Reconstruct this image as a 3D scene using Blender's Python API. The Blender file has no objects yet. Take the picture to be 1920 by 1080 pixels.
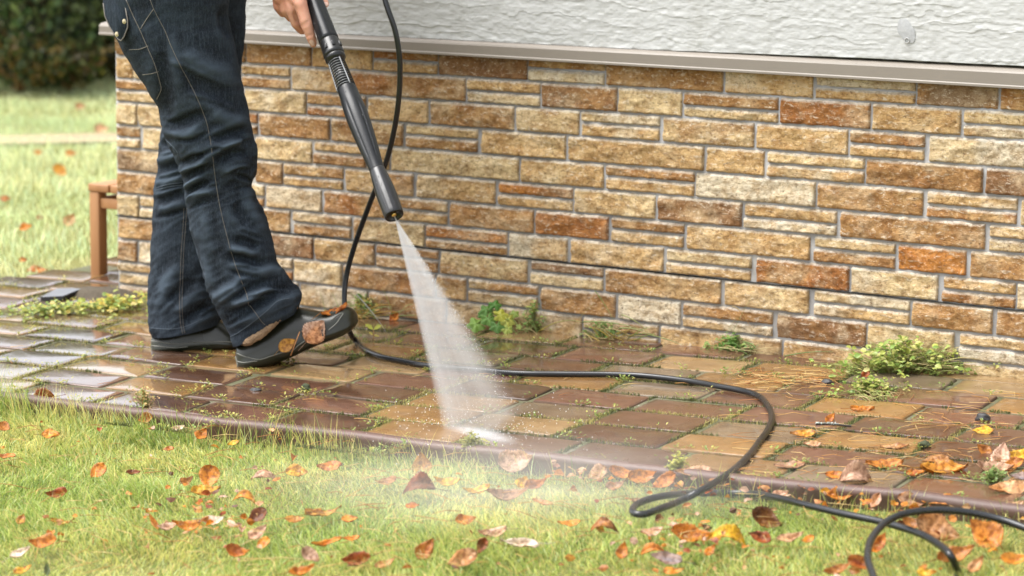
import bpy, bmesh, math, random
import numpy as np
from mathutils import Vector, Matrix
from mathutils.bvhtree import BVHTree

random.seed(7)
RNG = np.random.default_rng(11)
scene = bpy.context.scene
COL = scene.collection

# ---------------------------------------------------------------- camera
YAW, PITCH, ROLL, FPX, CD, CH = 0.588874, 0.15535138, 0.00924225, 5150.0, 5.0053566, 1.05
_f = np.array([-math.sin(YAW)*math.cos(PITCH), math.cos(YAW)*math.cos(PITCH), -math.sin(PITCH)])
_r0 = np.array([math.cos(YAW), math.sin(YAW), 0.0])
_u0 = np.cross(_r0, _f)
CR = _r0*math.cos(ROLL)+_u0*math.sin(ROLL)
CU = -_r0*math.sin(ROLL)+_u0*math.cos(ROLL)
CF = _f
CAM = np.array([0.0, -CD, CH])
cam_data = bpy.data.cameras.new("camera")
cam = bpy.data.objects.new("camera", cam_data)
COL.objects.link(cam)
cam.matrix_world = Matrix(((CR[0], CU[0], -CF[0], CAM[0]), (CR[1], CU[1], -CF[1], CAM[1]),
                           (CR[2], CU[2], -CF[2], CAM[2]), (0, 0, 0, 1)))
cam_data.sensor_width = 36.0
cam_data.lens = FPX/1920*36.0
cam_data.clip_start = 0.05
cam_data.clip_end = 400.0
cam_data.dof.use_dof = True
cam_data.dof.focus_distance = 5.25
cam_data.dof.aperture_fstop = 4.8
scene.camera = cam

# ---------------------------------------------------------------- world and sun
SUN_EL, SUN_ROT = math.radians(62), math.radians(232)
world = bpy.data.worlds.new("World")
scene.world = world
world.use_nodes = True
wn = world.node_tree
wn.nodes.clear()
sky = wn.nodes.new("ShaderNodeTexSky")
sky.sky_type = 'NISHITA'
sky.sun_disc = False
sky.sun_elevation = SUN_EL
sky.sun_rotation = SUN_ROT
sky.air_density = 1.0
sky.dust_density = 3.0
hs = wn.nodes.new("ShaderNodeHueSaturation")
hs.inputs["Saturation"].default_value = 0.22
bg = wn.nodes.new("ShaderNodeBackground")
bg.inputs["Strength"].default_value = 0.15
wo = wn.nodes.new("ShaderNodeOutputWorld")
wn.links.new(sky.outputs[0], hs.inputs["Color"])
wn.links.new(hs.outputs[0], bg.inputs["Color"])
wn.links.new(bg.outputs[0], wo.inputs["Surface"])
sun_data = bpy.data.lights.new("sun", 'SUN')
sun_data.energy = 1.7
sun_data.angle = math.radians(40)
sun_data.color = (1.0, 0.975, 0.94)
sun = bpy.data.objects.new("sun", sun_data)
COL.objects.link(sun)
# soft light through thin cloud, from the open garden side
_az = SUN_ROT
_sd = Vector((math.sin(_az)*math.cos(SUN_EL), math.cos(_az)*math.cos(SUN_EL), math.sin(SUN_EL)))
sun.rotation_euler = _sd.to_track_quat('Z', 'Y').to_euler()
sun.location = _sd*20

scene.view_settings.view_transform = 'Standard'
scene.view_settings.look = 'None'
scene.view_settings.gamma = 1.0
scene.view_settings.exposure = 1.45
scene.cycles.use_denoising = True
scene.cycles.max_bounces = 8
scene.cycles.volume_bounces = 1
scene.cycles.transparent_max_bounces = 24

# ---------------------------------------------------------------- helpers
GA, GB, GE = 0.0906, 0.02233, 0.035
def gz(x, y):
    return GA+GB*np.clip(x, -5.5, 2.0)+GE*np.clip(y, -2.6, 0.4)

def ray(px, py):
    return CF+CR*((px-960)/FPX)-CU*((py-540)/FPX)
def P(px, py, depth):
    return CAM+ray(px, py)*depth
def G(px, py, dz=0.0):
    d = ray(px, py)
    t = 5.0
    for _ in range(30):
        p = CAM+d*t
        t += (p[2]-dz-gz(p[0], p[1]))/(-d[2]+0.02)
    return CAM+d*t
def proj(p):
    d = np.asarray(p, float)-CAM
    z = d@CF
    return 960+FPX*(d@CR)/z, 540-FPX*(d@CU)/z, z
def W(px, py, y=0.0):
    d = ray(px, py)
    return CAM+d*((y-CAM[1])/d[1])

def _hash(i, j, k, seed):
    h = (i*374761393+j*668265263+k*2147483647+seed*1274126177) & 0xffffffff
    h = ((h ^ (h >> 13))*1274126177) & 0xffffffff
    h = (h ^ (h >> 16)) & 0xffffff
    return h/float(0xffffff)
def vnoise(p, seed=0):
    p = np.asarray(p, float)
    i = np.floor(p).astype(np.int64)
    f = p-i
    f = f*f*f*(f*(f*6-15)+10)
    out = 0
    for a in (0, 1):
        for b in (0, 1):
            for c in (0, 1):
                w = (f[..., 0] if a else 1-f[..., 0])*(f[..., 1] if b else 1-f[..., 1])*(f[..., 2] if c else 1-f[..., 2])
                out = out+w*_hash(i[..., 0]+a, i[..., 1]+b, i[..., 2]+c, seed)
    return out*2-1
def fbm(p, octv=4, seed=0, gain=0.5):
    s, a = 0, 1.0
    p = np.asarray(p, float)
    for o in range(octv):
        s = s+a*vnoise(p, seed+o*17)
        p = p*2.03
        a *= gain
    return s

def tag(o, label=None, cat=None, group=None, kind=None):
    if label: o['label'] = label
    if cat: o['category'] = cat
    if group: o['group'] = group
    if kind: o['kind'] = kind
    return o
def empty(name, loc):
    o = bpy.data.objects.new(name, None)
    o.empty_display_size = 0.05
    COL.objects.link(o)
    o.location = Vector(loc)
    return o
def obj(name, verts, faces, mat, parent=None, smooth=True, cols=None, uvs=None, mats=None, midx=None):
    me = bpy.data.meshes.new(name)
    verts = np.asarray(verts, dtype=np.float32)
    if isinstance(faces, np.ndarray):
        n, k = faces.shape
        me.vertices.add(len(verts)); me.vertices.foreach_set("co", verts.ravel())
        me.loops.add(n*k); me.loops.foreach_set("vertex_index", faces.astype(np.int32).ravel())
        me.polygons.add(n)
        me.polygons.foreach_set("loop_start", np.arange(0, n*k, k, dtype=np.int32))
        me.polygons.foreach_set("loop_total", np.full(n, k, dtype=np.int32))
        me.update(calc_edges=True)
    else:
        me.from_pydata([tuple(v) for v in verts], [], faces)
    me.validate()
    me.polygons.foreach_set("use_smooth", np.full(len(me.polygons), smooth))
    if cols is not None:
        a = me.color_attributes.new("Col", 'FLOAT_COLOR', 'POINT')
        c = np.ones((len(verts), 4), dtype=np.float32)
        c[:, :3] = cols
        a.data.foreach_set("color", c.ravel())
    if uvs is not None:
        ul = me.uv_layers.new(name="UVMap")
        li = np.zeros(len(me.loops), dtype=np.int32)
        me.loops.foreach_get("vertex_index", li)
        ul.data.foreach_set("uv", np.asarray(uvs, dtype=np.float32)[li].ravel())
    for m in (mats or [mat]):
        me.materials.append(m)
    if midx is not None:
        me.polygons.foreach_set("material_index", np.asarray(midx, dtype=np.int32))
    o = bpy.data.objects.new(name, me)
    COL.objects.link(o)
    if parent is not None:
        o.parent = parent
        if parent.type == 'EMPTY': o.matrix_parent_inverse = Matrix.Translation(-parent.location)
    return o

class MB:
    """collects verts / faces / colours of one mesh"""
    def __init__(s): s.v, s.f, s.c, s.m = [], [], [], []
    def add(s, v, f, col=(1, 1, 1), mi=0):
        n = len(s.v)
        v = [tuple(q) for q in v]
        s.v += v
        s.f += [tuple(i+n for i in q) for q in f]
        col = np.asarray(col, float)
        s.c += ([tuple(col)]*len(v) if col.ndim == 1 else [tuple(q) for q in col])
        s.m += [mi]*len(f)
    def box(s, lo, hi, col=(1, 1, 1), M=None, bev=0.0, mi=0):
        lo, hi = np.array(lo, float), np.array(hi, float)
        if bev <= 0:
            v = [(x, y, z) for z in (lo[2], hi[2]) for y in (lo[1], hi[1]) for x in (lo[0], hi[0])]
            f = [(0, 2, 3, 1), (4, 5, 7, 6), (0, 1, 5, 4), (2, 6, 7, 3), (0, 4, 6, 2), (1, 3, 7, 5)]
        else:
            bm = bmesh.new()
            bmesh.ops.create_cube(bm, size=1.0)
            for q in bm.verts:
                q.co = Vector([(lo[i]+hi[i])/2+q.co[i]*(hi[i]-lo[i]) for i in range(3)])
            bmesh.ops.bevel(bm, geom=bm.edges[:], offset=bev, segments=2, affect='EDGES', profile=0.5)
            bm.verts.index_update()
            v = [tuple(q.co) for q in bm.verts]
            f = [tuple(q.index for q in fc.verts) for fc in bm.faces]
            bm.free()
        if M is not None:
            v = [tuple(M @ Vector(q)) for q in v]
        s.add(v, f, col, mi)
    def tube(s, pts, rad, seg=8, col=(1, 1, 1), caps=True, mi=0, flat=1.0):
        v, f = tube(pts, rad, seg, caps, flat)
        s.add(v, f, col, mi)
    def build(s, name, mat, parent=None, smooth=True, mats=None):
        return obj(name, s.v, s.f, mat, parent, smooth, cols=np.array(s.c), mats=mats, midx=s.m if mats else None)

def tube(pts, rad, seg=8, caps=True, flat=1.0):
    pts = np.asarray(pts, float)
    n = len(pts)
    rad = np.broadcast_to(np.asarray(rad, float), (n,))
    t = np.gradient(pts, axis=0)
    t /= np.linalg.norm(t, axis=1)[:, None]+1e-12
    ref = np.array([0, 0, 1.0]) if abs(t[0][2]) < 0.9 else np.array([1.0, 0, 0])
    a = np.cross(ref, t[0]); a /= np.linalg.norm(a)
    v = []
    for i in range(n):
        a = a-t[i]*(a@t[i]); a /= np.linalg.norm(a)
        b = np.cross(t[i], a)
        for k in range(seg):
            q = 2*math.pi*k/seg
            v.append(pts[i]+rad[i]*(a*math.cos(q)+b*flat*math.sin(q)))
    f = []
    for i in range(n-1):
        for k in range(seg):
            k2 = (k+1) % seg
            f.append((i*seg+k, i*seg+k2, (i+1)*seg+k2, (i+1)*seg+k))
    if caps:
        f.append(tuple(range(seg))[::-1]); f.append(tuple((n-1)*seg+k for k in range(seg)))
    return v, f

def spline(pts, n):
    """Catmull-Rom through pts (any dimension), n samples, even in parameter length"""
    p = np.asarray(pts, float)
    d = np.r_[0, np.cumsum(np.sqrt(np.linalg.norm(np.diff(p, axis=0), axis=1))+1e-9)]
    s = np.linspace(0, d[-1], n)
    pp = np.vstack([2*p[0]-p[1], p, 2*p[-1]-p[-2]])
    out = []
    for q in s:
        i = min(max(np.searchsorted(d, q, side='right')-1, 0), len(p)-2)
        t = (q-d[i])/(d[i+1]-d[i])
        a, b, c, e = pp[i], pp[i+1], pp[i+2], pp[i+3]
        out.append(0.5*((2*b)+(c-a)*t+(2*a-5*b+4*c-e)*t*t+(3*b-a-3*c+e)*t**3))
    return np.array(out)

# ---------------------------------------------------------------- materials
class NT:
    def __init__(s, name):
        s.m = bpy.data.materials.new(name)
        s.m.use_nodes = True
        s.t = s.m.node_tree
        s.t.nodes.clear()
        s.out = s.n("ShaderNodeOutputMaterial")
    def n(s, typ, **kw):
        nd = s.t.nodes.new(typ)
        for k, v in kw.items():
            if hasattr(nd, k) and not k.startswith("i_"): setattr(nd, k, v)
        return nd
    def l(s, a, b): s.t.links.new(a, b)
    def setv(s, sock, v):
        if hasattr(v, "is_linked") or hasattr(v, "links"): s.l(v, sock)
        else: sock.default_value = v
    def coord(s, kind="Object"): return s.n("ShaderNodeTexCoord").outputs[kind]
    def mapping(s, vec, scale=(1, 1, 1), rot=(0, 0, 0), loc=(0, 0, 0)):
        m = s.n("ShaderNodeMapping"); s.l(vec, m.inputs[0])
        m.inputs["Scale"].default_value = scale; m.inputs["Rotation"].default_value = rot; m.inputs["Location"].default_value = loc
        return m.outputs[0]
    def noise(s, vec, scale, detail=4, rough=0.55, dist=0.0):
        m = s.n("ShaderNodeTexNoise"); s.l(vec, m.inputs["Vector"])
        m.inputs["Scale"].default_value = scale; m.inputs["Detail"].default_value = detail
        m.inputs["Roughness"].default_value = rough; m.inputs["Distortion"].default_value = dist
        return m.outputs["Fac"]
    def ramp(s, fac, stops):
        m = s.n("ShaderNodeValToRGB"); s.l(fac, m.inputs[0])
        e = m.color_ramp.elements
        while len(e) < len(stops): e.new(0.5)
        for q, (p, c) in zip(e, stops):
            q.position = p
            q.color = (c, c, c, 1) if not hasattr(c, "__len__") else (*c, 1)
        return m.outputs[0]
    def mix(s, fac, a, b, mode='MIX'):
        m = s.n("ShaderNodeMix"); m.data_type = 'RGBA'; m.blend_type = mode
        s.setv(m.inputs[0], fac)
        for sock, v in ((m.inputs[6], a), (m.inputs[7], b)):
            s.setv(sock, (*v, 1) if hasattr(v, "__len__") and len(v) == 3 else v)
        return m.outputs[2]
    def math(s, op, a, b=0.0, clamp=False):
        m = s.n("ShaderNodeMath"); m.operation = op; m.use_clamp = clamp
        s.setv(m.inputs[0], a); s.setv(m.inputs[1], b)
        return m.outputs[0]
    def attr(s, name="Col"):
        m = s.n("ShaderNodeAttribute"); m.attribute_name = name
        return m.outputs["Color"]
    def bump(s, h, strength=0.3, dist=0.01, normal=None):
        m = s.n("ShaderNodeBump"); s.l(h, m.inputs["Height"])
        m.inputs["Strength"].default_value = strength; m.inputs["Distance"].default_value = dist
        if normal is not None: s.l(normal, m.inputs["Normal"])
        return m.outputs[0]
    def pbr(s, col, rough=0.6, normal=None, spec=0.5, **kw):
        m = s.n("ShaderNodeBsdfPrincipled")
        s.setv(m.inputs["Base Color"], (*col, 1) if hasattr(col, "__len__") and len(col) == 3 else col)
        s.setv(m.inputs["Roughness"], rough)
        s.setv(m.inputs["Specular IOR Level"], spec)
        if normal is not None: s.l(normal, m.inputs["Normal"])
        for k, v in kw.items(): s.setv(m.inputs[k.replace("_", " ")], v)
        return m.outputs[0]
    def done(s, sh): s.l(sh, s.out.inputs["Surface"]); return s.m
M = {}

def mk_stone():
    t = NT("split_stone"); c = t.coord(); a = t.attr()
    n1 = t.noise(c, 40, 9, 0.75)
    rot = t.mapping(c, (60, 60, 150), (0, 0.6, 0))
    n2 = t.noise(rot, 1.0, 6, 0.7, 0.6)
    n3 = t.noise(t.mapping(c, (1, 1, 1.3), (0, -0.5, 0)), 120, 8, 0.75)
    n4 = t.noise(c, 11, 4, 0.6)
    col = t.mix(t.ramp(n1, [(0.40, 0.0), (0.58, 1.0)]), t.mix(1.0, a, (0.66, 0.56, 0.45), 'MULTIPLY'), a)
    col = t.mix(t.ramp(n4, [(0.50, 0.0), (0.66, 0.55)]), col, t.mix(0.75, a, (0.74, 0.60, 0.38)))
    col = t.mix(t.ramp(n2, [(0.56, 0.0), (0.67, 0.70)]), col, (0.82, 0.73, 0.57))
    col = t.mix(t.ramp(n3, [(0.34, 0.85), (0.47, 0.0)]), col, (0.13, 0.062, 0.022))
    col = t.mix(t.ramp(n3, [(0.57, 0.0), (0.68, 0.75)]), col, (0.84, 0.74, 0.56))
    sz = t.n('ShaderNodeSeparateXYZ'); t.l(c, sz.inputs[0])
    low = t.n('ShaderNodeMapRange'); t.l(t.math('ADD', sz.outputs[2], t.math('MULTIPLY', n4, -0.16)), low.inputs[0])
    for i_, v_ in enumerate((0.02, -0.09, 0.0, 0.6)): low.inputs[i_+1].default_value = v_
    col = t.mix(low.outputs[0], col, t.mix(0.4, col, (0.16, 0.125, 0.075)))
    h = t.math('ADD', t.math('MULTIPLY', n2, 0.8), n3)
    return t.done(t.pbr(col, 0.62, t.bump(h, 0.9, 0.007), 0.3))
M['stone'] = mk_stone()
def mk_mortar():
    t = NT("mortar"); c = t.coord(); n = t.noise(c, 300, 5, 0.7); n2 = t.noise(c, 9, 3)
    col = t.mix(n, (0.25, 0.245, 0.24), (0.36, 0.355, 0.345)); col = t.mix(t.ramp(n2, [(0.45, 0.0), (0.7, 0.5)]), col, (0.36, 0.33, 0.27))
    return t.done(t.pbr(col, 0.85, t.bump(n, 0.5, 0.003), 0.2))
M['mortar'] = mk_mortar()
def mk_stucco():
    t = NT("painted_render"); c = t.coord(); n = t.noise(c, 160, 5, 0.6); n2 = t.noise(c, 3, 4)
    n3 = t.noise(t.mapping(c, (6, 6, 34)), 1.6, 5, 0.6, 0.8)
    n4 = t.noise(t.mapping(c, (26, 26, 2.2)), 1.0, 5, 0.65)
    col = t.mix(n2, (0.415, 0.418, 0.41), (0.46, 0.463, 0.455))
    col = t.mix(t.ramp(n4, [(0.52, 0.0), (0.72, 0.35)]), col, (0.33, 0.325, 0.30))
    return t.done(t.pbr(col, 0.6, t.bump(n, 0.18, 0.002, t.bump(n3, 0.25, 0.006)), 0.3))
M['stucco'] = mk_stucco()
def mk_simple(name, col, rough=0.5, nscale=80, var=0.18, bump=0.1, bd=0.002, spec=0.5, **kw):
    t = NT(name); c = t.coord(); n = t.noise(c, nscale, 5, 0.6); n2 = t.noise(c, nscale/9, 3)
    k = np.array(col)
    cc = t.mix(n, tuple(k*(1-var)), tuple(np.minimum(k*(1+var), 1)))
    cc = t.mix(t.ramp(n2, [(0.4, 0.0), (0.7, 0.5)]), cc, tuple(k*(1-1.4*var)))
    rr = t.math('ADD', rough-0.08, t.math('MULTIPLY', n2, 0.16))
    return t.done(t.pbr(cc, rr, t.bump(n, bump, bd), spec, **kw))
M['trim'] = mk_simple("taupe_metal", (0.205, 0.178, 0.148), 0.5, 60, 0.05, 0.03)
M['patch'] = mk_simple("bare_cement_patch", (0.36, 0.365, 0.37), 0.7, 150, 0.25, 0.3)
M['rubber'] = mk_simple("wet_olive_rubber", (0.021, 0.0225, 0.0115), 0.27, 24, 0.8, 0.05, 0.003)
M['rubber_sole'] = mk_simple("olive_sole_rubber", (0.022, 0.023, 0.016), 0.3, 30, 0.3, 0.08)
M['rubber_rib'] = mk_simple("worn_rib_edge", (0.17, 0.17, 0.145), 0.45, 60, 0.3, 0.05)
M['fleece'] = mk_simple("tan_fleece", (0.42, 0.285, 0.175), 0.95, 230, 0.75, 1.0, 0.008, 0.1)
M['plastic'] = mk_simple("black_plastic", (0.011, 0.011, 0.012), 0.30, 120, 0.3, 0.06)
M['plastic_grey'] = mk_simple("charcoal_plastic", (0.012, 0.013, 0.015), 0.33, 200, 0.3, 0.08, spec=0.32)
M['plastic_line'] = mk_simple("pale_plastic_edge", (0.16, 0.165, 0.17), 0.4, 60, 0.2, 0.05)
M['hose'] = mk_simple("hose_rubber", (0.013, 0.014, 0.016), 0.28, 60, 0.45, 0.06)
M['brass'] = mk_simple("brass", (0.7, 0.48, 0.16), 0.28, 60, 0.1, 0.02, Metallic=1.0)
M['steel_rivet'] = mk_simple("antique_rivet", (0.55, 0.47, 0.30), 0.35, 60, 0.1, 0.02, Metallic=1.0)
M['thread'] = mk_simple("pale_thread", (0.17, 0.155, 0.135), 0.85, 200, 0.3, 0.2)
M['stem'] = mk_simple("dry_stem", (0.30, 0.17, 0.07), 0.6, 80, 0.3, 0.1)
M['stonechip'] = mk_simple("dark_wet_stone", (0.040, 0.038, 0.038), 0.5, 90, 0.5, 0.5, 0.004)
M['slate'] = mk_simple("grey_slate", (0.17, 0.175, 0.19), 0.35, 40, 0.3, 0.2)
M['slab_edge_seam_shade'] = mk_simple("dark_slab_edge_seam_shade", (0.016, 0.016, 0.016), 0.6, 40, 0.3, 0.2)
M['soil'] = mk_simple("damp_soil", (0.075, 0.058, 0.036), 0.9, 90, 0.4, 0.8, 0.01)
M['jacket'] = mk_simple("dark_jacket_cloth", (0.03, 0.032, 0.034), 0.85, 300, 0.2, 0.2)
M['nail'] = mk_simple("fingernail", (0.60, 0.40, 0.32), 0.3, 60, 0.05, 0.02)
def mk_wood():
    t = NT("oiled_wood"); c = t.coord(); n = t.noise(t.mapping(c, (40, 40, 3)), 1.0, 5, 0.6)
    col = t.mix(n, (0.25, 0.115, 0.042), (0.42, 0.22, 0.095))
    return t.done(t.pbr(col, 0.5, t.bump(n, 0.2, 0.003), 0.4))
M['wood'] = mk_wood()
def mk_paver():
    t = NT("wet_clinker_paver"); c = t.coord(); a = t.attr()
    n = t.noise(c, 90, 7, 0.7); n2 = t.noise(c, 14, 5, 0.6); n3 = t.noise(c, 5, 3)
    col = t.mix(n, t.mix(1.0, a, (0.62, 0.58, 0.52), 'MULTIPLY'), t.mix(1.0, a, (1.25, 1.22, 1.15), 'MULTIPLY'))
    col = t.mix(t.ramp(n2, [(0.42, 0.0), (0.68, 0.65)]), col, t.mix(1.0, a, (0.5, 0.42, 0.35), 'MULTIPLY'))
    col = t.mix(t.ramp(t.noise(c, 260, 3), [(0.66, 0.0), (0.74, 0.5)]), col, (0.36, 0.30, 0.22))
    rough = t.math('ADD', 0.10, t.math('MULTIPLY', t.ramp(n3, [(0.40, 0.0), (0.62, 1.0)]), 0.22))
    rough = t.math('ADD', rough, t.math('MULTIPLY', n2, 0.12))
    h = t.math('ADD', t.math('MULTIPLY', n, 0.25), n2)
    sx = t.n('ShaderNodeSeparateXYZ'); t.l(c, sx.inputs[0])
    lx = t.n('ShaderNodeMapRange'); t.l(sx.outputs[0], lx.inputs[0])
    for i_, v_ in enumerate((-2.9, -3.9, 0.0, 0.30)): lx.inputs[i_+1].default_value = v_
    wet = t.ramp(t.math('ADD', t.noise(c, 3.2, 4, 0.55), lx.outputs[0]), [(0.36, 0.10), (0.66, 1.0)])
    rough = t.math('MULTIPLY', rough, t.math('SUBTRACT', 1.0, lx.outputs[0]))
    return t.done(t.pbr(col, rough, t.bump(h, 0.16, 0.004), 0.5, Coat_Weight=wet, Coat_Roughness=0.07, Coat_IOR=1.33))
M['paver'] = mk_paver()
def mk_paver_side():
    t = NT("paver_edge"); c = t.coord(); a = t.attr(); n = t.noise(c, 120, 6, 0.7)
    col = t.mix(n, t.mix(1.0, a, (0.45, 0.45, 0.42), 'MULTIPLY'), t.mix(0.35, a, (0.12, 0.12, 0.08)))
    return t.done(t.pbr(col, 0.75, t.bump(n, 0.6, 0.003), 0.2))
M['paver_side'] = mk_paver_side()
def mk_bed():
    t = NT("mossy_joint_bed"); c = t.coord(); n = t.noise(c, 60, 6, 0.7); n2 = t.noise(c, 9, 4)
    col = t.mix(n, (0.060, 0.058, 0.036), (0.22, 0.20, 0.13))
    col = t.mix(t.ramp(n2, [(0.4, 0.0), (0.6, 0.8)]), col, (0.085, 0.092, 0.036))
    return t.done(t.pbr(col, 0.75, t.bump(n, 0.9, 0.006), 0.3))
M['bed'] = mk_bed()
def mk_kerb():
    t = NT("brown_kerb"); c = t.coord(); n = t.noise(c, 60, 6, 0.7); n2 = t.noise(c, 7, 4)
    col = t.mix(n, (0.075, 0.038, 0.029), (0.12, 0.062, 0.047)); col = t.mix(t.ramp(n2, [(0.5, 0.0), (0.7, 0.6)]), col, (0.07, 0.05, 0.04))
    return t.done(t.pbr(col, t.math('ADD', 0.36, t.math('MULTIPLY', n2, 0.3)), t.bump(n, 0.35, 0.003), 0.5))
M['kerb'] = mk_kerb()
def mk_lawnsoil():
    t = NT("lawn_thatch"); c = t.coord(); n = t.noise(c, 40, 6, 0.7); n2 = t.noise(c, 2.5, 4)
    col = t.mix(n, (0.09, 0.10, 0.030), (0.21, 0.23, 0.07)); col = t.mix(t.ramp(n2, [(0.4, 0.0), (0.65, 0.6)]), col, (0.20, 0.18, 0.07))
    return t.done(t.pbr(col, 0.9, t.bump(n, 0.8, 0.01), 0.1))
M['lawn'] = mk_lawnsoil()
def mk_leafy(name, trans=0.35, rough=0.5, spots=True, spec=0.3):
    t = NT(name); a = t.attr(); col = a
    if spots:
        c = t.coord(); n = t.noise(c, 130, 5, 0.65); n2 = t.noise(c, 420, 3, 0.6)
        col = t.mix(t.ramp(n, [(0.40, 0.85), (0.56, 0.0)]), col, t.mix(1.0, a, (0.42, 0.30, 0.22), 'MULTIPLY'))
        col = t.mix(t.ramp(n2, [(0.66, 0.0), (0.72, 0.9)]), col, t.mix(1.0, a, (0.16, 0.10, 0.08), 'MULTIPLY'))
        nm = t.bump(n, 0.3, 0.004)
    else: nm = None
    p = t.pbr(col, rough, nm, spec)
    tr = t.n("ShaderNodeBsdfTranslucent"); t.l(col, tr.inputs["Color"])
    mx = t.n("ShaderNodeMixShader"); mx.inputs[0].default_value = trans
    t.l(p, mx.inputs[1]); t.l(tr.outputs[0], mx.inputs[2])
    return t.done(mx.outputs[0])
M['grass'] = mk_leafy("grass_blade", 0.42, 0.5, False, 0.25)
M['moss'] = mk_leafy("moss_tuft", 0.3, 0.7, False, 0.2)
M['weed'] = mk_leafy("weed_leaf", 0.38, 0.4, False, 0.4)
M['deadleaf'] = mk_leafy("fallen_leaf", 0.30, 0.42, True, 0.4)
M['hedge'] = mk_leafy("shrub_leaf", 0.35, 0.45, False, 0.4)
M['needle'] = mk_leafy("pine_needle", 0.2, 0.5, False, 0.3)
def mk_denim():
    t = NT("dark_denim"); c = t.coord(); a = t.attr()
    n = t.noise(c, 420, 4, 0.7); n2 = t.noise(c, 9, 5, 0.65); n3 = t.noise(t.mapping(c, (900, 900, 160), (0.0, 0.0, 0.3)), 1.0, 3, 0.7)
    col = t.mix(t.ramp(n2, [(0.42, 0.0), (0.72, 0.7)]), (0.0080, 0.0100, 0.0135), (0.023, 0.033, 0.046))
    col = t.mix(a, col, (0.070, 0.094, 0.122))
    n4 = t.noise(t.mapping(c, (260, 260, 26), (0.0, 0.25, 0.3)), 1.0, 4, 0.75)
    col = t.mix(t.ramp(n4, [(0.48, 0.0), (0.70, 0.6)]), col, (0.050, 0.068, 0.090))
    col = t.mix(t.ramp(n3, [(0.48, 0.0), (0.72, 0.40)]), col, (0.085, 0.105, 0.135))
    col = t.mix(t.ramp(n, [(0.56, 0.0), (0.74, 0.28)]), col, (0.12, 0.14, 0.17))
    h = t.math('ADD', n, t.math('MULTIPLY', n3, 0.7))
    p = t.pbr(col, 0.86, t.bump(h, 0.6, 0.002), 0.10, Sheen_Weight=0.0, Sheen_Roughness=0.5)
    return t.done(p)
M['denim'] = mk_denim()
def mk_skin():
    t = NT("skin"); c = t.coord(); n = t.noise(c, 110, 5, 0.6); n2 = t.noise(c, 28, 4); n3 = t.noise(c, 700, 3)
    col = t.mix(n, (0.50, 0.235, 0.155), (0.60, 0.32, 0.225)); col = t.mix(t.ramp(n2, [(0.42, 0.0), (0.66, 0.6)]), col, (0.50, 0.185, 0.12))
    h = t.math('ADD', n, t.math('MULTIPLY', n3, 0.4))
    return t.done(t.pbr(col, 0.48, t.bump(h, 0.25, 0.0015), 0.35, Subsurface_Weight=0.12, Subsurface_Radius=(0.01, 0.004, 0.002)))
M['skin'] = mk_skin()
# ================================================================ SETTING
# ground sheet ----------------------------------------------------
KERB_PX = [(0, 740), (90, 752), (183, 763), (267, 773), (433, 792), (633, 812), (823, 835), (973, 850), (1253, 882), (1493, 908), (1697, 925), (1873, 949)]
KERB = [G(*p)[:2] for p in KERB_PX]
_d0 = KERB[0]-KERB[3]; _d1 = KERB[-1]-KERB[-4]
KERB = np.array([KERB[0]+_d0/np.linalg.norm(_d0)*1.6]+KERB+[KERB[-1]+_d1/np.linalg.norm(_d1)*2.5])
def kerb_y(x): return np.interp(x, KERB[:, 0], KERB[:, 1])
LAWN_DROP = 0.036
def lawn_z(x, y): return gz(x, y)-LAWN_DROP
xs = np.unique(np.r_[np.linspace(-160, -12, 12), np.linspace(-12, 3, 90), np.linspace(3, 160, 12)])
ys = np.unique(np.r_[np.linspace(-160, -3, 10), np.linspace(-3, 8, 70), np.linspace(8, 200, 14)])
X, Y = np.meshgrid(xs, ys)
Z = gz(X, Y)-LAWN_DROP+0.008*vnoise(np.stack([X*2.3, Y*2.3, 0*X], -1), 3)*((np.abs(X) < 13))
v = np.stack([X, Y, Z], -1).reshape(-1, 3)
nx, ny = len(xs), len(ys)
ii = np.arange((ny-1)*(nx-1)); r_, c_ = ii//(nx-1), ii % (nx-1)
fa = np.stack([r_*nx+c_, r_*nx+c_+1, (r_+1)*nx+c_+1, (r_+1)*nx+c_], -1)
tag(obj("lawn", v, fa, M['lawn']), "sheet of thatchy lawn soil under the grass", "lawn", kind='structure')

# paved path ------------------------------------------------------
PATH_POLY = [tuple(q) for q in KERB]+[(KERB[-1][0]+0.2, 0.03), (-4.47, 0.03), (-4.47, 4.5), (-4.80, 4.5), (-4.80, 0.45), (-4.93, 0.03), (-5.35, -1.1)]
def in_poly(x, y, poly):
    inside = False
    j = len(poly)-1
    for i in range(len(poly)):
        xi, yi = poly[i]; xj, yj = poly[j]
        if (yi > y) != (yj > y) and x < (xj-xi)*(y-yi)/(yj-yi+1e-12)+xi: inside = not inside
        j = i
    return inside
# bed: strips between kerb and wall
mb = MB()
xs = np.linspace(KERB[0][0], KERB[-1][0], 160)
for x0, x1 in zip(xs[:-1], xs[1:]):
    y0, y1 = kerb_y(x0), kerb_y(x1)
    top = 0.03 if x0 > -4.52 else 4.5 if x0 > -4.80 else 0.3 if x0 > -4.9 else 0.0
    yy = np.linspace(0, 1, 14)
    vv, ff = [], []
    for t in yy:
        for xx, yb in ((x0, y0), (x1, y1)):
            q = yb+0.008+(top-yb-0.008)*t
            vv.append((xx, q, gz(xx, q)-0.0045))
    for k in range(13): ff.append((2*k, 2*k+1, 2*k+3, 2*k+2))
    mb.add(vv, ff)
bed = mb.build("paving_bed", M['bed'], smooth=True)
tag(bed, "mossy sand bed filling the joints of the paving", "paving", kind='structure')

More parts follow.
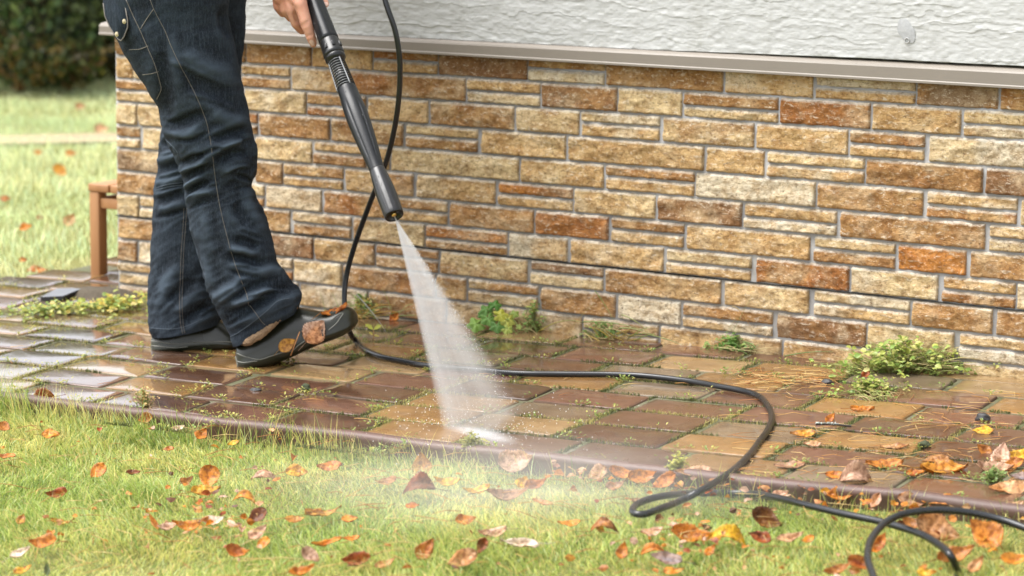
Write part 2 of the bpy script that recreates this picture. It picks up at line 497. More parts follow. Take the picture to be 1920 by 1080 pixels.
ROWANG = 0.050
PITCH_R, PITCH_L = 0.1275, 0.2150
V0 = -0.862   # row line that runs just above the kerb at x = -3
def row_y(x, vrow): return vrow+ROWANG*(x+3.0)+0.006*math.sin(x*2.1+vrow*3)
PAL = {'ochre': (0.235, 0.133, 0.050), 'tan': (0.255, 0.170, 0.085), 'brown': (0.118, 0.062, 0.040), 'red': (0.145, 0.072, 0.050),
       'grey': (0.165, 0.125, 0.088), 'dark': (0.075, 0.036, 0.022), 'buff': (0.225, 0.150, 0.080)}
PKEYS = ['ochre', 'ochre', 'tan', 'brown', 'brown', 'red', 'red', 'grey', 'dark', 'brown', 'ochre']
def clip_poly(poly, x0, y0, x1, y1):
    """keep what lies to the left of the line (x0,y0)->(x1,y1)"""
    out = []
    for i in range(len(poly)):
        a, b = poly[i], poly[(i+1) % len(poly)]
        da = (x1-x0)*(a[1]-y0)-(y1-y0)*(a[0]-x0); db = (x1-x0)*(b[1]-y0)-(y1-y0)*(b[0]-x0)
        if da >= 0: out.append(a)
        if (da >= 0) != (db >= 0):
            t = da/(da-db); out.append((a[0]+(b[0]-a[0])*t, a[1]+(b[1]-a[1])*t))
    return out
prng = random.Random(5)
mb = MB(); JOINTS = []
last = None
for r in range(-3, 46):
    vlo = V0+(r-1)*PITCH_R; vhi = vlo+PITCH_R
    off = (0.5 if r % 2 else 0.0)*PITCH_L+prng.gauss(0, .018)+(prng.choice([0, .07, -.06]) if prng.random() < .15 else 0)-(r*PITCH_R)*0.05
    x = -5.6+off
    while x < KERB[-1][0]+0.1:
        L = PITCH_L*prng.choice([1, 1, 1, 1, 1.04, 0.97]) if prng.random() > 0.012 else PITCH_L*0.5
        x0, x1 = x, x+L; x = x1
        xm = (x0+x1)/2; ym = row_y(xm, (vlo+vhi)/2)
        if not (in_poly(xm, ym, PATH_POLY) or (ym < kerb_y(xm)+0.07 and ym > kerb_y(xm)-0.08)): continue
        if ym > 0.06 and xm > -4.52: continue
        jx, jy = 0.0035+prng.uniform(-.001, .0025), 0.0038+prng.uniform(-.001, .0025)
        sk = -0.012  # cross joints lean a little
        cr = []
        for (xx, vv_, ss) in ((x0+jx, vlo+jy, -1), (x1-jx, vlo+jy, -1), (x1-jx, vhi-jy, 1), (x0+jx, vhi-jy, 1)):
            xq = xx+sk*ss*0.5+prng.uniform(-.002, .002)
            cr.append((xq, row_y(xq, vv_)+prng.uniform(-.0015, .0015)))
        poly = cr
        kx = np.clip(xm, KERB[0][0]+.01, KERB[-1][0]-.01)
        ka, kb = (kx-0.15, kerb_y(kx-0.15)+0.013), (kx+0.15, kerb_y(kx+0.15)+0.013)
        poly = clip_poly(poly, *ka, *kb)
        if len(poly) < 3: continue
        cx_, cy_ = np.mean([q[0] for q in poly]), np.mean([q[1] for q in poly])
        ar = 0.5*abs(sum(poly[i][0]*poly[(i+1) % len(poly)][1]-poly[(i+1) % len(poly)][0]*poly[i][1] for i in range(len(poly))))
        if ar < 0.0012: continue
        key = prng.choice(PKEYS)
        while key == last: key = prng.choice(PKEYS)
        last = key
        base = np.array(PAL[key])*prng.uniform(0.85, 1.15)
        hz = prng.uniform(-0.0025, 0.002)
        tx, ty = prng.uniform(-.008, .008), prng.uniform(-.010, .010)
        def top(q, d=0.0): return gz(q[0], q[1])+hz+(q[0]-cx_)*tx+(q[1]-cy_)*ty-d
        # round the outline a little: cut corners
        pp = []
        n = len(poly)
        for i in range(n):
            a, b, c = np.array(poly[i-1]), np.array(poly[i]), np.array(poly[(i+1) % n])
            e1 = (a-b)/(np.linalg.norm(a-b)+1e-9); e2 = (c-b)/(np.linalg.norm(c-b)+1e-9)
            cc = min(0.006, 0.3*np.linalg.norm(a-b), 0.3*np.linalg.norm(c-b))*prng.uniform(0.4, 1.3)
            pp += [b+e1*cc, b+e2*cc]
        n = len(pp); cen = np.array([cx_, cy_])
        rings = [(0.0, 0.040), (0.0, 0.0050), (0.0020, 0.0020), (0.007, 0.0007), (0.020, 0.0)]
        vv = []
        for ins, dn in rings:
            for q in pp:
                d = cen-q; L_ = np.linalg.norm(d); qq = q+d*min(ins/L_*1.2, 0.6)
                vv.append((qq[0], qq[1], top(qq, dn)))
        vv.append((cx_, cy_, top(cen)))
        ff = []
        for k in range(len(rings)-1):
            for i in range(n):
                j = (i+1) % n
                ff.append((k*n+i, k*n+j, (k+1)*n+j, (k+1)*n+i))
        for i in range(n): ff.append(((len(rings)-1)*n+i, (len(rings)-1)*n+(i+1) % n, len(vv)-1))
        mb.add(vv, ff, base); mb.m[-len(ff):] = [1 if fi < 2*n else 0 for fi in range(len(ff))]
        JOINTS.append((cr[0], cr[1])); JOINTS.append((cr[1], cr[2]))
pav = mb.build("paved_path", None, mats=[M['paver'], M['paver_side']])
tag(pav, "path of wet brown and ochre paving bricks along the house", "path", kind='structure')

# kerb with a rounded top ----------------------------------------
prof = [(0.013, -0.03), (0.013, 0.001), (0.010, 0.0045), (0.004, 0.007), (-0.003, 0.0075), (-0.010, 0.006), (-0.0145, 0.001), (-0.0155, -0.005), (-0.013, -0.012), (-0.013, -0.09)]
kx = np.linspace(KERB[0][0], KERB[-1][0], 220); vv, ff = [], []
for i, x in enumerate(kx):
    y = kerb_y(x)+0.0015*vnoise(np.array([x*5, 0, 0.]), 4)
    for (o, h) in prof: vv.append((x, y+o, gz(x, y)+h+0.001*vnoise(np.array([x*9, o*30, h*20]), 9)))
n = len(prof)
for i in range(len(kx)-1):
    for k in range(n-1): ff.append((i*n+k, i*n+k+1, (i+1)*n+k+1, (i+1)*n+k))
o = obj("kerb", vv, ff, M['kerb']); tag(o, "low brown kerb with a rounded wet top between path and grass", "kerb", kind='structure')

# second path, far behind, crossing the lawn -----------------------
a0, a1 = G(0, 252), G(213, 249)
d = (a1-a0)[:2]; d /= np.linalg.norm(d); nn = np.array([-d[1], d[0]])
wdt = 0.5*np.linalg.norm((G(100, 266)-G(100, 240))[:2])*0.6
vv = []; S = np.linspace(-6, 9, 60)
for s in S:
    for w in (-wdt, 0, wdt):
        q = a0[:2]+d*s+nn*(w+0.04*math.sin(s*3+w)); vv.append((q[0], q[1], gz(*q)-LAWN_DROP+0.016))
ff = [(3*i+k, 3*i+k+3, 3*i+k+4, 3*i+k+1) for i in range(59) for k in range(2)]
M['farpath'] = mk_simple("dry_pink_paving", (0.33, 0.26, 0.155), 0.8, 14, 0.35, 0.3)
tag(obj("garden_path", vv, ff, M['farpath']), "pale pinkish path crossing the lawn far behind", "path", kind='structure')

# house -----------------------------------------------------------
Z1, DZ = 0.56917442, 0.056
XC = -4.505   # corner of the house
house = tag(empty("house", (XC, 0, gz(XC, 0))), "house with split stone cladding below a white textured wall", "house")
TONE = {'W': (0.74, 0.64, 0.46), 'C': (0.70, 0.53, 0.28), 'T': (0.60, 0.395, 0.172), 'B': (0.44, 0.24, 0.085), 'R': (0.42, 0.175, 0.045),
        'D': (0.28, 0.145, 0.058), 'O': (0.52, 0.215, 0.045), 'G': (0.37, 0.25, 0.14)}
ROWS = {
1: "213,462,B|464,585,B|588,699,T|702,822,BT|824,990,D|992,1136,BW|1139,1357,B|1362,1526,T|1530,1718,WT|1721,1873,G|1877,1985,R",
2: "215,250,T|253,330,C|332,452,T|455,545,TB|549,650,T|653,874,B|877,1014,TW|1017,1158,D|1161,1280,C|1283,1460,BC|1464,1633,R|1637,1803,T|1808,1960,CT",
3: "215,330,BC|333,457,T|460,575,C|578,687,BR|692,804,T|808,965,B|969,1087,B|1091,1238,CT|1244,1415,B|1419,1591,T|1595,1735,BT|1743,1925,W",
4: "217,258,C|261,345,C|348,463,T|466,484,RB|488,619,B|623,757,B|763,897,CB|904,1062,T|1066,1321,T|1326,1434,T|1440,1622,CT|1625,1844,B|1850,1960,D",
5: "217,264,BC|269,345,C|348,476,T|480,586,C|590,687,TB|690,731,T|735,974,C|978,1133,T|1138,1304,BT|1306,1530,W|1534,1732,B|1739,1909,TR|1915,2000,C",
6: "219,330,G|334,470,T|480,531,B|534,645,BT|650,722,T|725,776,B|783,930,T|936,1075,OT|1078,1230,C|1234,1392,D|1396,1570,TW|1577,1848,B|1855,1960,CC",
7: "222,330,B|334,465,T|468,497,CB|501,604,T|610,722,R|745,840,BT|845,1002,B|1006,1142,R|1148,1284,BT|1289,1520,T|1527,1680,CB|1685,1813,O|1820,1960,B",
8: "222,262,C|265,350,TC|354,484,T|488,545,B|551,660,BB|665,797,C|801,952,OB|956,1065,W|1071,1245,T|1251,1410,CT|1419,1593,R|1597,1760,C|1768,1905,TB|1908,1990,C",
9: "219,330,B|334,470,T|474,588,D|592,703,T|707,823,BB|828,990,C|996,1132,DC|1137,1353,B|1359,1518,T|1527,1707,WT|1711,1862,B|1869,1970,B",
10: "224,258,D|262,340,W|344,470,T|474,550,TB|553,642,C|646,816,B|820,875,T|880,1010,BT|1016,1155,B|1160,1277,W|1281,1450,BT|1458,1625,D|1628,1790,C|1798,1960,TW",
11: "222,330,TC|334,470,B|474,560,T|564,690,T|694,836,B|840,1000,T|1004,1092,T|1096,1236,BT|1240,1378,T|1382,1466,C|1470,1640,T|1646,1800,C|1806,1960,CW",
}
stone = MB(); br = random.Random(21)
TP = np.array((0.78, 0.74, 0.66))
def brick(x0, x1, z0, z1, tone, face=0, far=False):
    """one rough stone: bevelled border, rough face, pale top ledge"""
    base = np.array(TONE[tone])*br.uniform(0.9, 1.1)
    step = 0.02 if far else 0.0036
    nxi = max(3, int((x1-x0)/step)); nzi = max(3, int((z1-z0)/step))
    lip = 0.0042
    us = np.r_[x0, np.linspace(x0+0.0022, x1-0.0022, nxi), x1]
    vs = np.r_[z0, np.linspace(z0+0.002, z1-lip, nzi), z1]
    U, V = np.meshgrid(us, vs)
    sd = br.randint(0, 9999)
    p = np.stack([U*30, V*42, 0*U+sd*0.37], -1)
    h = 0.0070+0.0026*fbm(p, 3, 5)+0.0014*fbm(p*4.1, 2, 8)
    # chisel ridges, slanting
    q = np.stack([(U+V*1.1)*17, (V-U*0.3)*21, 0*U+sd], -1)
    h += 0.0020*(1-2*np.abs(vnoise(q, 31)))
    h = np.clip(h, 0.0025, 0.014)
    edge = np.ones_like(h); edge[0, :] = edge[-1, :] = 0; edge[:, 0] = edge[:, -1] = 0
    h = h*edge
    j = 0.0010
    U = U+j*vnoise(np.stack([V*160, U*60, U*0+sd], -1), 3)*(1-edge)
    Vv = V+0.0009*vnoise(np.stack([U*150, V*60, U*0+sd], -1), 6)*(edge < 2)
    col = np.ones(U.shape+(3,))*base
    k = 0.5+0.5*fbm(p*0.35, 3, 77)
    alt = np.array(TONE[br.choice("CTBW" if tone in "TC" else "TBCR" if tone in "BGR" else "CCTW" if tone == 'W' else "BBRD")])
    m = np.clip((k-0.50)*2.6, 0, 0.8)[..., None]
    col = col*(1-m)+alt*m
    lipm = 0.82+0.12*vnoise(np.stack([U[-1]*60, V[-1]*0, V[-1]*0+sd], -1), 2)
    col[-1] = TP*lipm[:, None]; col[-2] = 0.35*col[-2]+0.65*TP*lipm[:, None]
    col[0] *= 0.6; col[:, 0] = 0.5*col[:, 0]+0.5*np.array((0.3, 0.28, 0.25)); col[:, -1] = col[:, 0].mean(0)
    if face == 0: P3 = np.stack([U, 0.0015-h, Vv], -1)
    else: P3 = np.stack([XC+0.0015-h, U, Vv], -1)
    nz_, nx_ = U.shape
    f = []
    for r in range(nz_-1):
        for c in range(nx_-1):
            a = r*nx_+c
            f.append((a, a+1, a+nx_+1, a+nx_) if face == 0 else (a+1, a, a+nx_, a+nx_+1))
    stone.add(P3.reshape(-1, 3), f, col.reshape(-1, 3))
def add_stone(x0, x1, zt, zb, t, face=0, far=False):
    g = 0.0015
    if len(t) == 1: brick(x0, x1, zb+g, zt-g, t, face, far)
    else:
        m = zb+(zt-zb)*br.uniform(0.44, 0.56); w = br.uniform(-.002, .002)
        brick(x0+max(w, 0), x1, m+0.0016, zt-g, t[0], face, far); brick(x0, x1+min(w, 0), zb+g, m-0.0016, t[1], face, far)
XR_END = 1.2
for r in range(1, 13):
    zt, zb = Z1-(r-2)*DZ, Z1-(r-1)*DZ
    xe = None
    if r in ROWS:
        # pixel columns of the joints, measured on the middle of the row
        ymid = lambda px: None
        for s in ROWS[r].split("|"):
            p0, p1, t = s.split(","); xx = []
            for q in (float(p0), float(p1)):
                d = ray(q, 300.0); d2 = CU
                # solve for the row height on that pixel column
                py = 300.0
                for _ in range(6):
                    w = W(q, py); py -= (((zt+zb)/2)-w[2])*FPX/((w-CAM)@CF)
                xx.append(W(q, py)[0])
            add_stone(max(xx[0], XC+0.004), xx[1], zt, zb, t); xe = xx[1]
    x = xe+0.005 if xe is not None else XC+0.006
    while x < XR_END:
        L = br.uniform(0.12, 0.27); t = br.choice(["B", "T", "C", "TB", "BT", "W", "R", "T"])
        add_stone(x, min(x+L, XR_END), zt, zb, t, far=True); x += L+0.005
    y = 0.006
    while y < 3.0:      # cladding goes round the corner
        L = br.uniform(0.12, 0.27); t = br.choice(["B", "T", "C", "TB", "BT", "W"])
        add_stone(y, min(y+L, 3.0), zt, zb, t, face=1, far=True); y += L+0.005
n0 = len(stone.f)
def slab(x0, y0, z0, x1, y1, z1, mi): stone.box((x0, y0, z0), (x1, y1, z1), (0.4, 0.39, 0.37), mi=mi)
slab(XC, 0.0, -0.35, XR_END, 0.10, Z1+DZ, 1)
slab(XC, 0.10, -0.35, XC+0.10, 3.0, Z1+DZ, 1)
stone.box((XC-0.0035, -0.0042, Z1-7*DZ-0.0008), (XR_END, -0.0002, Z1-7*DZ+0.0009), (.02, .018, .015), mi=2)  # dark strip laid in as the shadow line along the row seam
stone.build("stone_cladding", None, house, mats=[M['stone'], M['mortar'], M['slab_edge_seam_shade']])
# drip edge profile under the render
zl = lambda x, l, r: l+(r-l)*(x-XC)/(-2.15-XC)
def wz(px, py, y): return W(px, py, y)
TO = -0.027
tl, tr_ = wz(460, 58, TO), wz(1920, 133, TO); bl, br2 = wz(460, 81, TO), wz(1920, 167, TO)
tz = lambda x: tl[2]+(tr_[2]-tl[2])*(x-tl[0])/(tr_[0]-tl[0])
bz = lambda x: bl[2]+(br2[2]-bl[2])*(x-bl[0])/(br2[0]-bl[0])
vv, ff = [], []
xs = np.linspace(XC-0.028, XR_END, 60)
for i, x in enumerate(xs):
    xx = np.clip(x, -5, -1.6); T, B = tz(xx), bz(xx); w = 0.0006*math.sin(x*7)
    for (y, z) in ((0.09, T+0.006), (0.004, T+0.004), (TO+0.008, T+0.001), (TO+0.0025, T-0.0025), (TO+w, T-0.006), (TO+w, B+0.006), (TO+w-0.0015, B+0.004), (TO+w-0.0015, B), (TO+0.004, B-0.001), (TO+0.005, B+0.004), (0.09, B+0.008)):
        vv.append((x, y, z))
n = 11
for i in range(len(xs)-1):
    for k in range(n): ff.append((i*n+k, i*n+(k+1) % n, (i+1)*n+(k+1) % n, (i+1)*n+k))
ff.append(tuple(range(n))[::-1]); ff.append(tuple((len(xs)-1)*n+k for k in range(n)))
obj("drip_edge", vv, ff, M['trim'], house, smooth=False)
mbx = MB(); mbx.box((XC-0.026, 0.0905, bz(XC)+0.006), (XC+0.02, 3.0, tz(XC)), (1, 1, 1)); mbx.build("drip_edge", M['trim'], house, smooth=False)
# textured render above
SY = -0.010
xs = np.unique(np.r_[np.linspace(XC-0.004, -2.0, 1150), np.linspace(-2.0, XR_END, 60)])
zs = np.unique(np.r_[np.linspace(0.0, 0.24, 170), np.linspace(0.24, 2.4, 40)])
X, Zr = np.meshgrid(xs, zs)
xc_ = np.clip(X, -5, -1.6)
gap = np.clip((xc_+3.0)/0.5, 0, 1)*0.0055
T = tl[2]+(tr_[2]-tl[2])*(xc_-tl[0])/(tr_[0]-tl[0])
Zw = np.where(Zr < 1.0, T+0.001+gap+Zr, T+Zr)
w1 = fbm(np.stack([X*4, Zw*18, 0*X], -1), 4, 41)
w2 = fbm(np.stack([X*26, Zw*40, 0*X+4], -1), 3, 43)
def tear(freq, k1, k2, seed_):
    # trowel tears: each lap rises slowly and ends in a crisp ragged ledge
    ph = Zw*freq+k1*w1+k2*w2
    s_ = 1-(ph-np.floor(ph))
    on = np.clip(1.6*vnoise(np.stack([X*5.5, np.floor(ph)*3.7, 0*X+seed_], -1), seed_)+0.45, 0, 1)
    return (s_**2.2)*on
h = 0.0010*tear(52, 0.75, 0.30, 47)+0.0004*tear(95, 1.1, 0.6, 53)+0.0006*fbm(np.stack([X*70, Zw*110, 0*X], -1), 2, 44)
low = np.exp(-Zr/0.012)
h += low*0.0016*fbm(np.stack([X*35, Zw*60, 0*X+5], -1), 3, 49)
Yw = SY-h
Zw = Zw+(Zr == 0)*(0.0022*fbm(np.stack([X*40, 0*X, 0*X], -1), 3, 51)-0.001)
Yw[0, :] = 0.02
v = np.stack([X, Yw, Zw], -1).reshape(-1, 3); nx, ny = len(xs), len(zs)
ii = np.arange((ny-1)*(nx-1)); r_, c_ = ii//(nx-1), ii % (nx-1)
fa = np.stack([r_*nx+c_, r_*nx+c_+1, (r_+1)*nx+c_+1, (r_+1)*nx+c_], -1)
st = obj("rendered_wall", v, fa, M['stucco'], house)
mbx = MB(); mbx.box((XC-0.003, 0.021, tz(XC)+0.002), (XC+0.2, 6.0, 2.75), (1, 1, 1)); mbx.box((XC+0.2, 0.021, tz(-3)+0.02), (XR_END, 0.2, 2.75), (1, 1, 1))
mbx.box((XC-0.003, SY, 2.70), (XR_END, 0.0205, 2.75), (1, 1, 1)); mbx.build("side_wall", M['stucco'], house, smooth=False)
# bare smear of filler on the render, with a plug in it
c0 = W(1698, 58, SY-0.004); vv = [(c0[0], SY-0.0030, c0[2])]; ff = []
N = 40
for ring, yy in ((0.5, -0.0028), (1.0, -0.0013)):
    for k in range(N):
        q = 2*math.pi*k/N; rr = ring*(1+0.25*vnoise(np.array([math.cos(q)*1.5, math.sin(q)*1.5, 3.0]), 8))
        vv.append((c0[0]+0.019*rr*math.cos(q)+0.004*math.sin(q)*-1, SY+yy, c0[2]+0.027*rr*math.sin(q)))
for k in range(N):
    j = (k+1) % N
    ff += [(0, 1+k, 1+j), (1+k, 1+N+k, 1+N+j, 1+j)]
pt = obj("filler_patch", vv, ff, M['patch'], st)
mbx = MB(); p0 = W(1700, 76, SY-0.004)
mbx.tube([(p0[0]+0.005*math.cos(q), SY-0.0036, p0[2]+0.005*math.sin(q)) for q in np.linspace(0, 2*math.pi, 17)], 0.0009, 6)
mbx.build("plug_ring", M['stucco'], pt)
# soil and base strip against the wall
# ================================================================ PERSON
DR, DL = 5.785, 6.00           # distance of the two feet from the camera
person = tag(empty("person", G(420, 675)), "person in dark work jeans and olive rubber clogs walking with a spray lance in hand", "person")
def dep_up(d, y): return d-(690-y)/895.0*0.152

def leg_mesh(rings, d0, folds, ratio, n=400, m=180, seed=0, warm=1.0, twist=0.0):
    R_ = spline(np.array(rings, float), n)          # Lx,Ly,Rx,Ry
    ang = np.linspace(0, 2*math.pi, m, endpoint=False)
    PX = np.zeros((n, m)); PY = np.zeros((n, m)); DP = np.zeros((n, m))
    for i, (lx, ly, rx, ry) in enumerate(R_):
        cx, cy = (lx+rx)/2, (ly+ry)/2
        c, s = np.cos(ang), np.sin(ang)
        e = 0.92
        c2 = np.sign(c)*np.abs(c)**e; s2 = np.sign(s)*np.abs(s)**e
        hw = (rx-lx)/2
        PX[i] = cx+hw*c2; PY[i] = cy+(ry-ly)/2*c2+0.155*abs(hw)*ratio*s2
        DP[i] = dep_up(d0, cy)-ratio*abs(hw)/895.0*s2
    V_ = CAM+(CF+CR*((PX-960)/FPX)[..., None]-CU*((PY-540)/FPX)[..., None])*DP[..., None]
    # normals
    du = np.roll(V_, -1, 1)-np.roll(V_, 1, 1); dv = np.gradient(V_, axis=0)
    N = np.cross(dv, du); N /= np.linalg.norm(N, axis=-1)[..., None]+1e-12
    ctr = V_.mean(1, keepdims=True)
    sg = np.sign(((V_-ctr)*N).sum(-1).mean()); N *= sg
    disp = np.zeros((n, m)); wear = np.zeros((n, m))
    front = np.clip(np.sin(ang), 0, 1)[None, :]**0.35
    for pts, amp, wid in folds:
        q = spline(np.array(pts, float), 24)
        d = np.full((n, m), 1e9); tt = np.zeros((n, m))
        for k, (x, y) in enumerate(q):
            dd = (PX-x)**2+(PY-y)**2
            w = dd < d; d[w] = dd[w]; tt[w] = k/23.0
        taper = np.clip(np.minimum(tt, 1-tt)*5+0.15, 0, 1)
        g = np.exp(-d/(2*wid*wid))*taper*front
        disp += amp*g
        # a valley has a soft shoulder on both sides
        g2 = np.exp(-((np.sqrt(d)-2.0*wid)**2)/(2*(0.8*wid)**2))*taper*front
        disp -= 0.35*amp*g2
        wear += np.clip(amp/0.008, -1, 1)*g*0.55-np.clip(amp/0.008, -1, 1)*g2*0.25
    Vw = V_/1.0
    nz1 = fbm(np.stack([Vw[..., 0]*13+Vw[..., 2]*9, Vw[..., 1]*12, Vw[..., 2]*26-Vw[..., 0]*10], -1), 3, 60+seed)
    rdg = 1-2*np.abs(vnoise(np.stack([Vw[..., 0]*11+Vw[..., 2]*8, Vw[..., 1]*10, Vw[..., 2]*30-Vw[..., 0]*16], -1), 66+seed))
    yk = np.interp(PY, [-200, 60, 200, 290, 360, 440, 500, 560, 640], [0.5, 0.45, 0.55, 1.2, 1.1, 0.6, 0.8, 1.4, 0.6])
    rdg2 = 1-2*np.abs(vnoise(np.stack([Vw[..., 0]*26+Vw[..., 2]*18, Vw[..., 1]*22, Vw[..., 2]*62-Vw[..., 0]*40], -1), 68+seed))
    disp += yk*(0.0018*nz1+0.0019*rdg+0.0013*rdg2)
    V2 = V_+N*disp[..., None]
    wear = np.clip(0.04+0.30*rdg*yk*0.6+0.14*rdg2*yk+wear, 0, 1)
    # hem line: a few darker rows at the bottom
    return V2, N, PX, PY, wear*warm

def grid_faces(n, m):
    f = []
    for i in range(n-1):
        for k in range(m):
            k2 = (k+1) % m
            f.append((i*m+k, i*m+k2, (i+1)*m+k2, (i+1)*m+k))
    return f

near = [(200, -320, 425, -320), (190, -200, 432, -200), (186, -110, 440, -110), (190, -30, 432, -20), (200, 20, 428, 25), (210, 55, 436, 65), (226, 88, 446, 115), (246, 122, 454, 158),
        (269, 156, 464, 203), (291, 190, 471, 240), (300, 214, 478, 270), (304, 238, 483, 297), (312, 262, 482, 318), (325, 284, 475, 336), (333, 304, 471, 349), (341, 330, 478, 366),
        (347, 352, 487, 385), (350, 380, 497, 406), (354, 406, 505, 430), (362, 445, 512, 457), (374, 485, 519, 487), (384, 520, 534, 511), (394, 553, 551, 531), (406, 582, 562, 547),
        (420, 604, 564, 562), (430, 627, 561, 571), (437, 650, 557, 579)]
near_folds = [([(397, 263), (430, 252), (463, 238)], -0.010, 7), ([(400, 308), (427, 292), (455, 284), (479, 290)], -0.015, 9), ([(450, 262), (478, 272)], -0.010, 6),
    ([(305, 243), (347, 252), (378, 238)], 0.008, 7), ([(313, 240), (340, 228), (380, 210)], -0.009, 7), ([(333, 322), (363, 311), (390, 298)], 0.008, 5), ([(345, 352), (362, 338), (380, 326)], 0.008, 5),
    ([(350, 378), (372, 365), (404, 356)], 0.008, 6), ([(338, 309), (360, 298), (385, 290)], -0.008, 5), ([(342, 338), (362, 327), (385, 314)], -0.008, 5), ([(348, 364), (368, 352), (392, 340)], -0.007, 5),
    ([(425, 482), (455, 484), (490, 494)], -0.011, 8), ([(440, 450), (465, 455), (486, 466)], -0.009, 8), ([(432, 466), (455, 470), (480, 480)], 0.007, 6), ([(420, 596), (467, 577), (515, 548), (560, 535)], -0.016, 9),
    ([(402, 562), (425, 548), (455, 532)], 0.011, 8), ([(445, 548), (475, 537), (535, 527)], -0.013, 9), ([(430, 575), (470, 560), (520, 535)], 0.009, 7), ([(333, 95), (380, 122), (443, 146)], 0.006, 14), ([(340, 150), (390, 165), (440, 190)], -0.006, 14),
    ([(395, 210), (430, 222), (466, 232)], 0.006, 10), ([(300, 95), (308, 160), (312, 220)], -0.007, 10), ([(322, 60), (330, 120), (345, 175)], 0.004, 8), ([(383, 400), (390, 440), (400, 480)], 0.006, 8), ([(365, 420), (385, 480), (400, 540)], 0.005, 7),
    ([(440, 380), (450, 400), (470, 420)], -0.007, 8), ([(460, 350), (470, 390), (500, 440)], 0.006, 8), ([(415, 20), (420, 45), (432, 70)], -0.012, 7), ([(480, 510), (510, 505), (528, 512)], 0.007, 7)]
far = [(300, -320, 455, -320), (300, -150, 470, -150), (322, -30, 464, -30), (335, 20, 461, 10), (342, 60, 459, 70), (346, 110, 453, 120), (340, 160, 447, 165), (322, 205, 436, 212), (305, 240, 428, 246), (299, 280, 421, 288),
       (294, 330, 416, 338), (289, 372, 412, 380), (286, 420, 410, 428), (283, 470, 410, 478), (280, 522, 411, 524), (279, 568, 413, 558), (280, 608, 415, 588), (284, 632, 413, 604)]
far_folds = [([(302, 268), (316, 270), (330, 276)], -0.009, 6), ([(298, 305), (315, 297), (335, 290)], 0.009, 6), ([(294, 322), (318, 313), (343, 305)], -0.008, 6), ([(292, 378), (320, 368), (346, 358)], -0.010, 7), ([(291, 395), (320, 388), (350, 378)], 0.007, 6),
    ([(393, 573), (368, 585), (340, 602)], -0.012, 8), ([(300, 560), (318, 520), (335, 490)], 0.006, 9), ([(318, 575), (340, 545), (365, 520)], -0.007, 9), ([(290, 345), (318, 340), (345, 332)], 0.007, 5)]
near_folds += [([(342, 342), (362, 326), (392, 312)], 0.005, 2.6), ([(352, 372), (378, 352), (410, 340)], 0.005, 2.6), ([(336, 316), (350, 305), (372, 296)], 0.005, 2.4), ([(420, 322), (445, 312), (470, 312)], 0.005, 3),
    ([(410, 280), (440, 268), (470, 256)], 0.005, 3), ([(330, 262), (360, 262), (392, 246)], -0.005, 3), ([(360, 300), (392, 284), (420, 276)], -0.005, 3), ([(434, 494), (462, 496), (492, 506)], 0.005, 3), ([(410, 570), (436, 552), (470, 528)], 0.006, 3),
    ([(424, 612), (452, 596), (490, 570)], -0.006, 3), ([(470, 556), (505, 545), (548, 541)], 0.006, 3), ([(455, 560), (490, 552), (520, 548)], -0.006, 3), ([(352, 395), (370, 384), (395, 376)], -0.005, 3), ([(446, 330), (462, 334), (472, 342)], -0.006, 3), ([(470, 352), (480, 362), (484, 372)], 0.004, 3),
    ([(318, 112), (356, 128), (420, 158)], 0.003, 4), ([(345, 172), (400, 186), (452, 208)], 0.003, 4), ([(308, 232), (326, 236), (352, 226)], 0.004, 3), ([(450, 432), (470, 440), (494, 448)], -0.004, 3), ([(430, 505), (455, 515), (490, 520)], -0.005, 3.5)]
far_folds += [([(298, 290), (314, 286), (332, 280)], 0.005, 2.6), ([(295, 332), (318, 326), (344, 318)], 0.005, 2.6), ([(290, 368), (316, 360), (346, 350)], 0.005, 2.6), ([(288, 410), (318, 402), (348, 392)], -0.004, 3), ([(300, 590), (330, 560), (352, 530)], 0.004, 3.5), ([(370, 592), (390, 580), (408, 572)], 0.006, 3)]
V1, N1, PX1, PY1, W1 = leg_mesh(near, DR, near_folds, 0.86, seed=0)
V2, N2, PX2, PY2, W2 = leg_mesh(far, DL, far_folds, 0.9, n=330, m=140, seed=5)
def add_leg(mb, V_, N_, Wr):
    n, m = V_.shape[:2]
    # turn the hem inwards so the cloth has thickness
    inn = V_[-1:]-N_[-1:]*0.004; up = V_[-14:-13]-N_[-14:-13]*0.010
    VV = np.concatenate([V_, inn, up], 0)
    c = np.repeat(np.concatenate([Wr, Wr[-1:]*0.2, Wr[-1:]*0], 0).reshape(-1, 1), 3, 1)
    mb.add(VV.reshape(-1, 3), grid_faces(n+2, m), c)
jb = MB(); add_leg(jb, V1, N1, W1); add_leg(jb, V2, N2, W2)
jeans = jb.build("jeans", M['denim'], person)
bvh1 = BVHTree.FromPolygons([tuple(q) for q in V1.reshape(-1, 3)], grid_faces(*V1.shape[:2]))
bvh2 = BVHTree.FromPolygons([tuple(q) for q in V2.reshape(-1, 3)], grid_faces(*V2.shape[:2]))
def drape(bvh, pts, off=0.0008, n=80):
    out = []
    for x, y in spline(np.array(pts, float), n):
        d = Vector(ray(x, y)).normalized()
        h = bvh.ray_cast(Vector(CAM), d)
        if h[0] is not None:
            nn = h[1] if h[1].dot(d) < 0 else -h[1]
            out.append(np.array(h[0]+nn*off))
    return out
def seam(bvh, lines, name="seam", mat='thread', rad=0.0009, parent=None, off=0.0006, n=80, dash=False):
    b = MB()
    for L in lines:
        q = drape(bvh, L, off, n*2 if dash else n)
        if len(q) < 4: continue
        if dash:
            for i in range(0, len(q)-3, 3): b.tube(q[i:i+3], rad, 5)
        else: b.tube(q, rad, 6)
    return b.build(name, M[mat], parent or jeans)
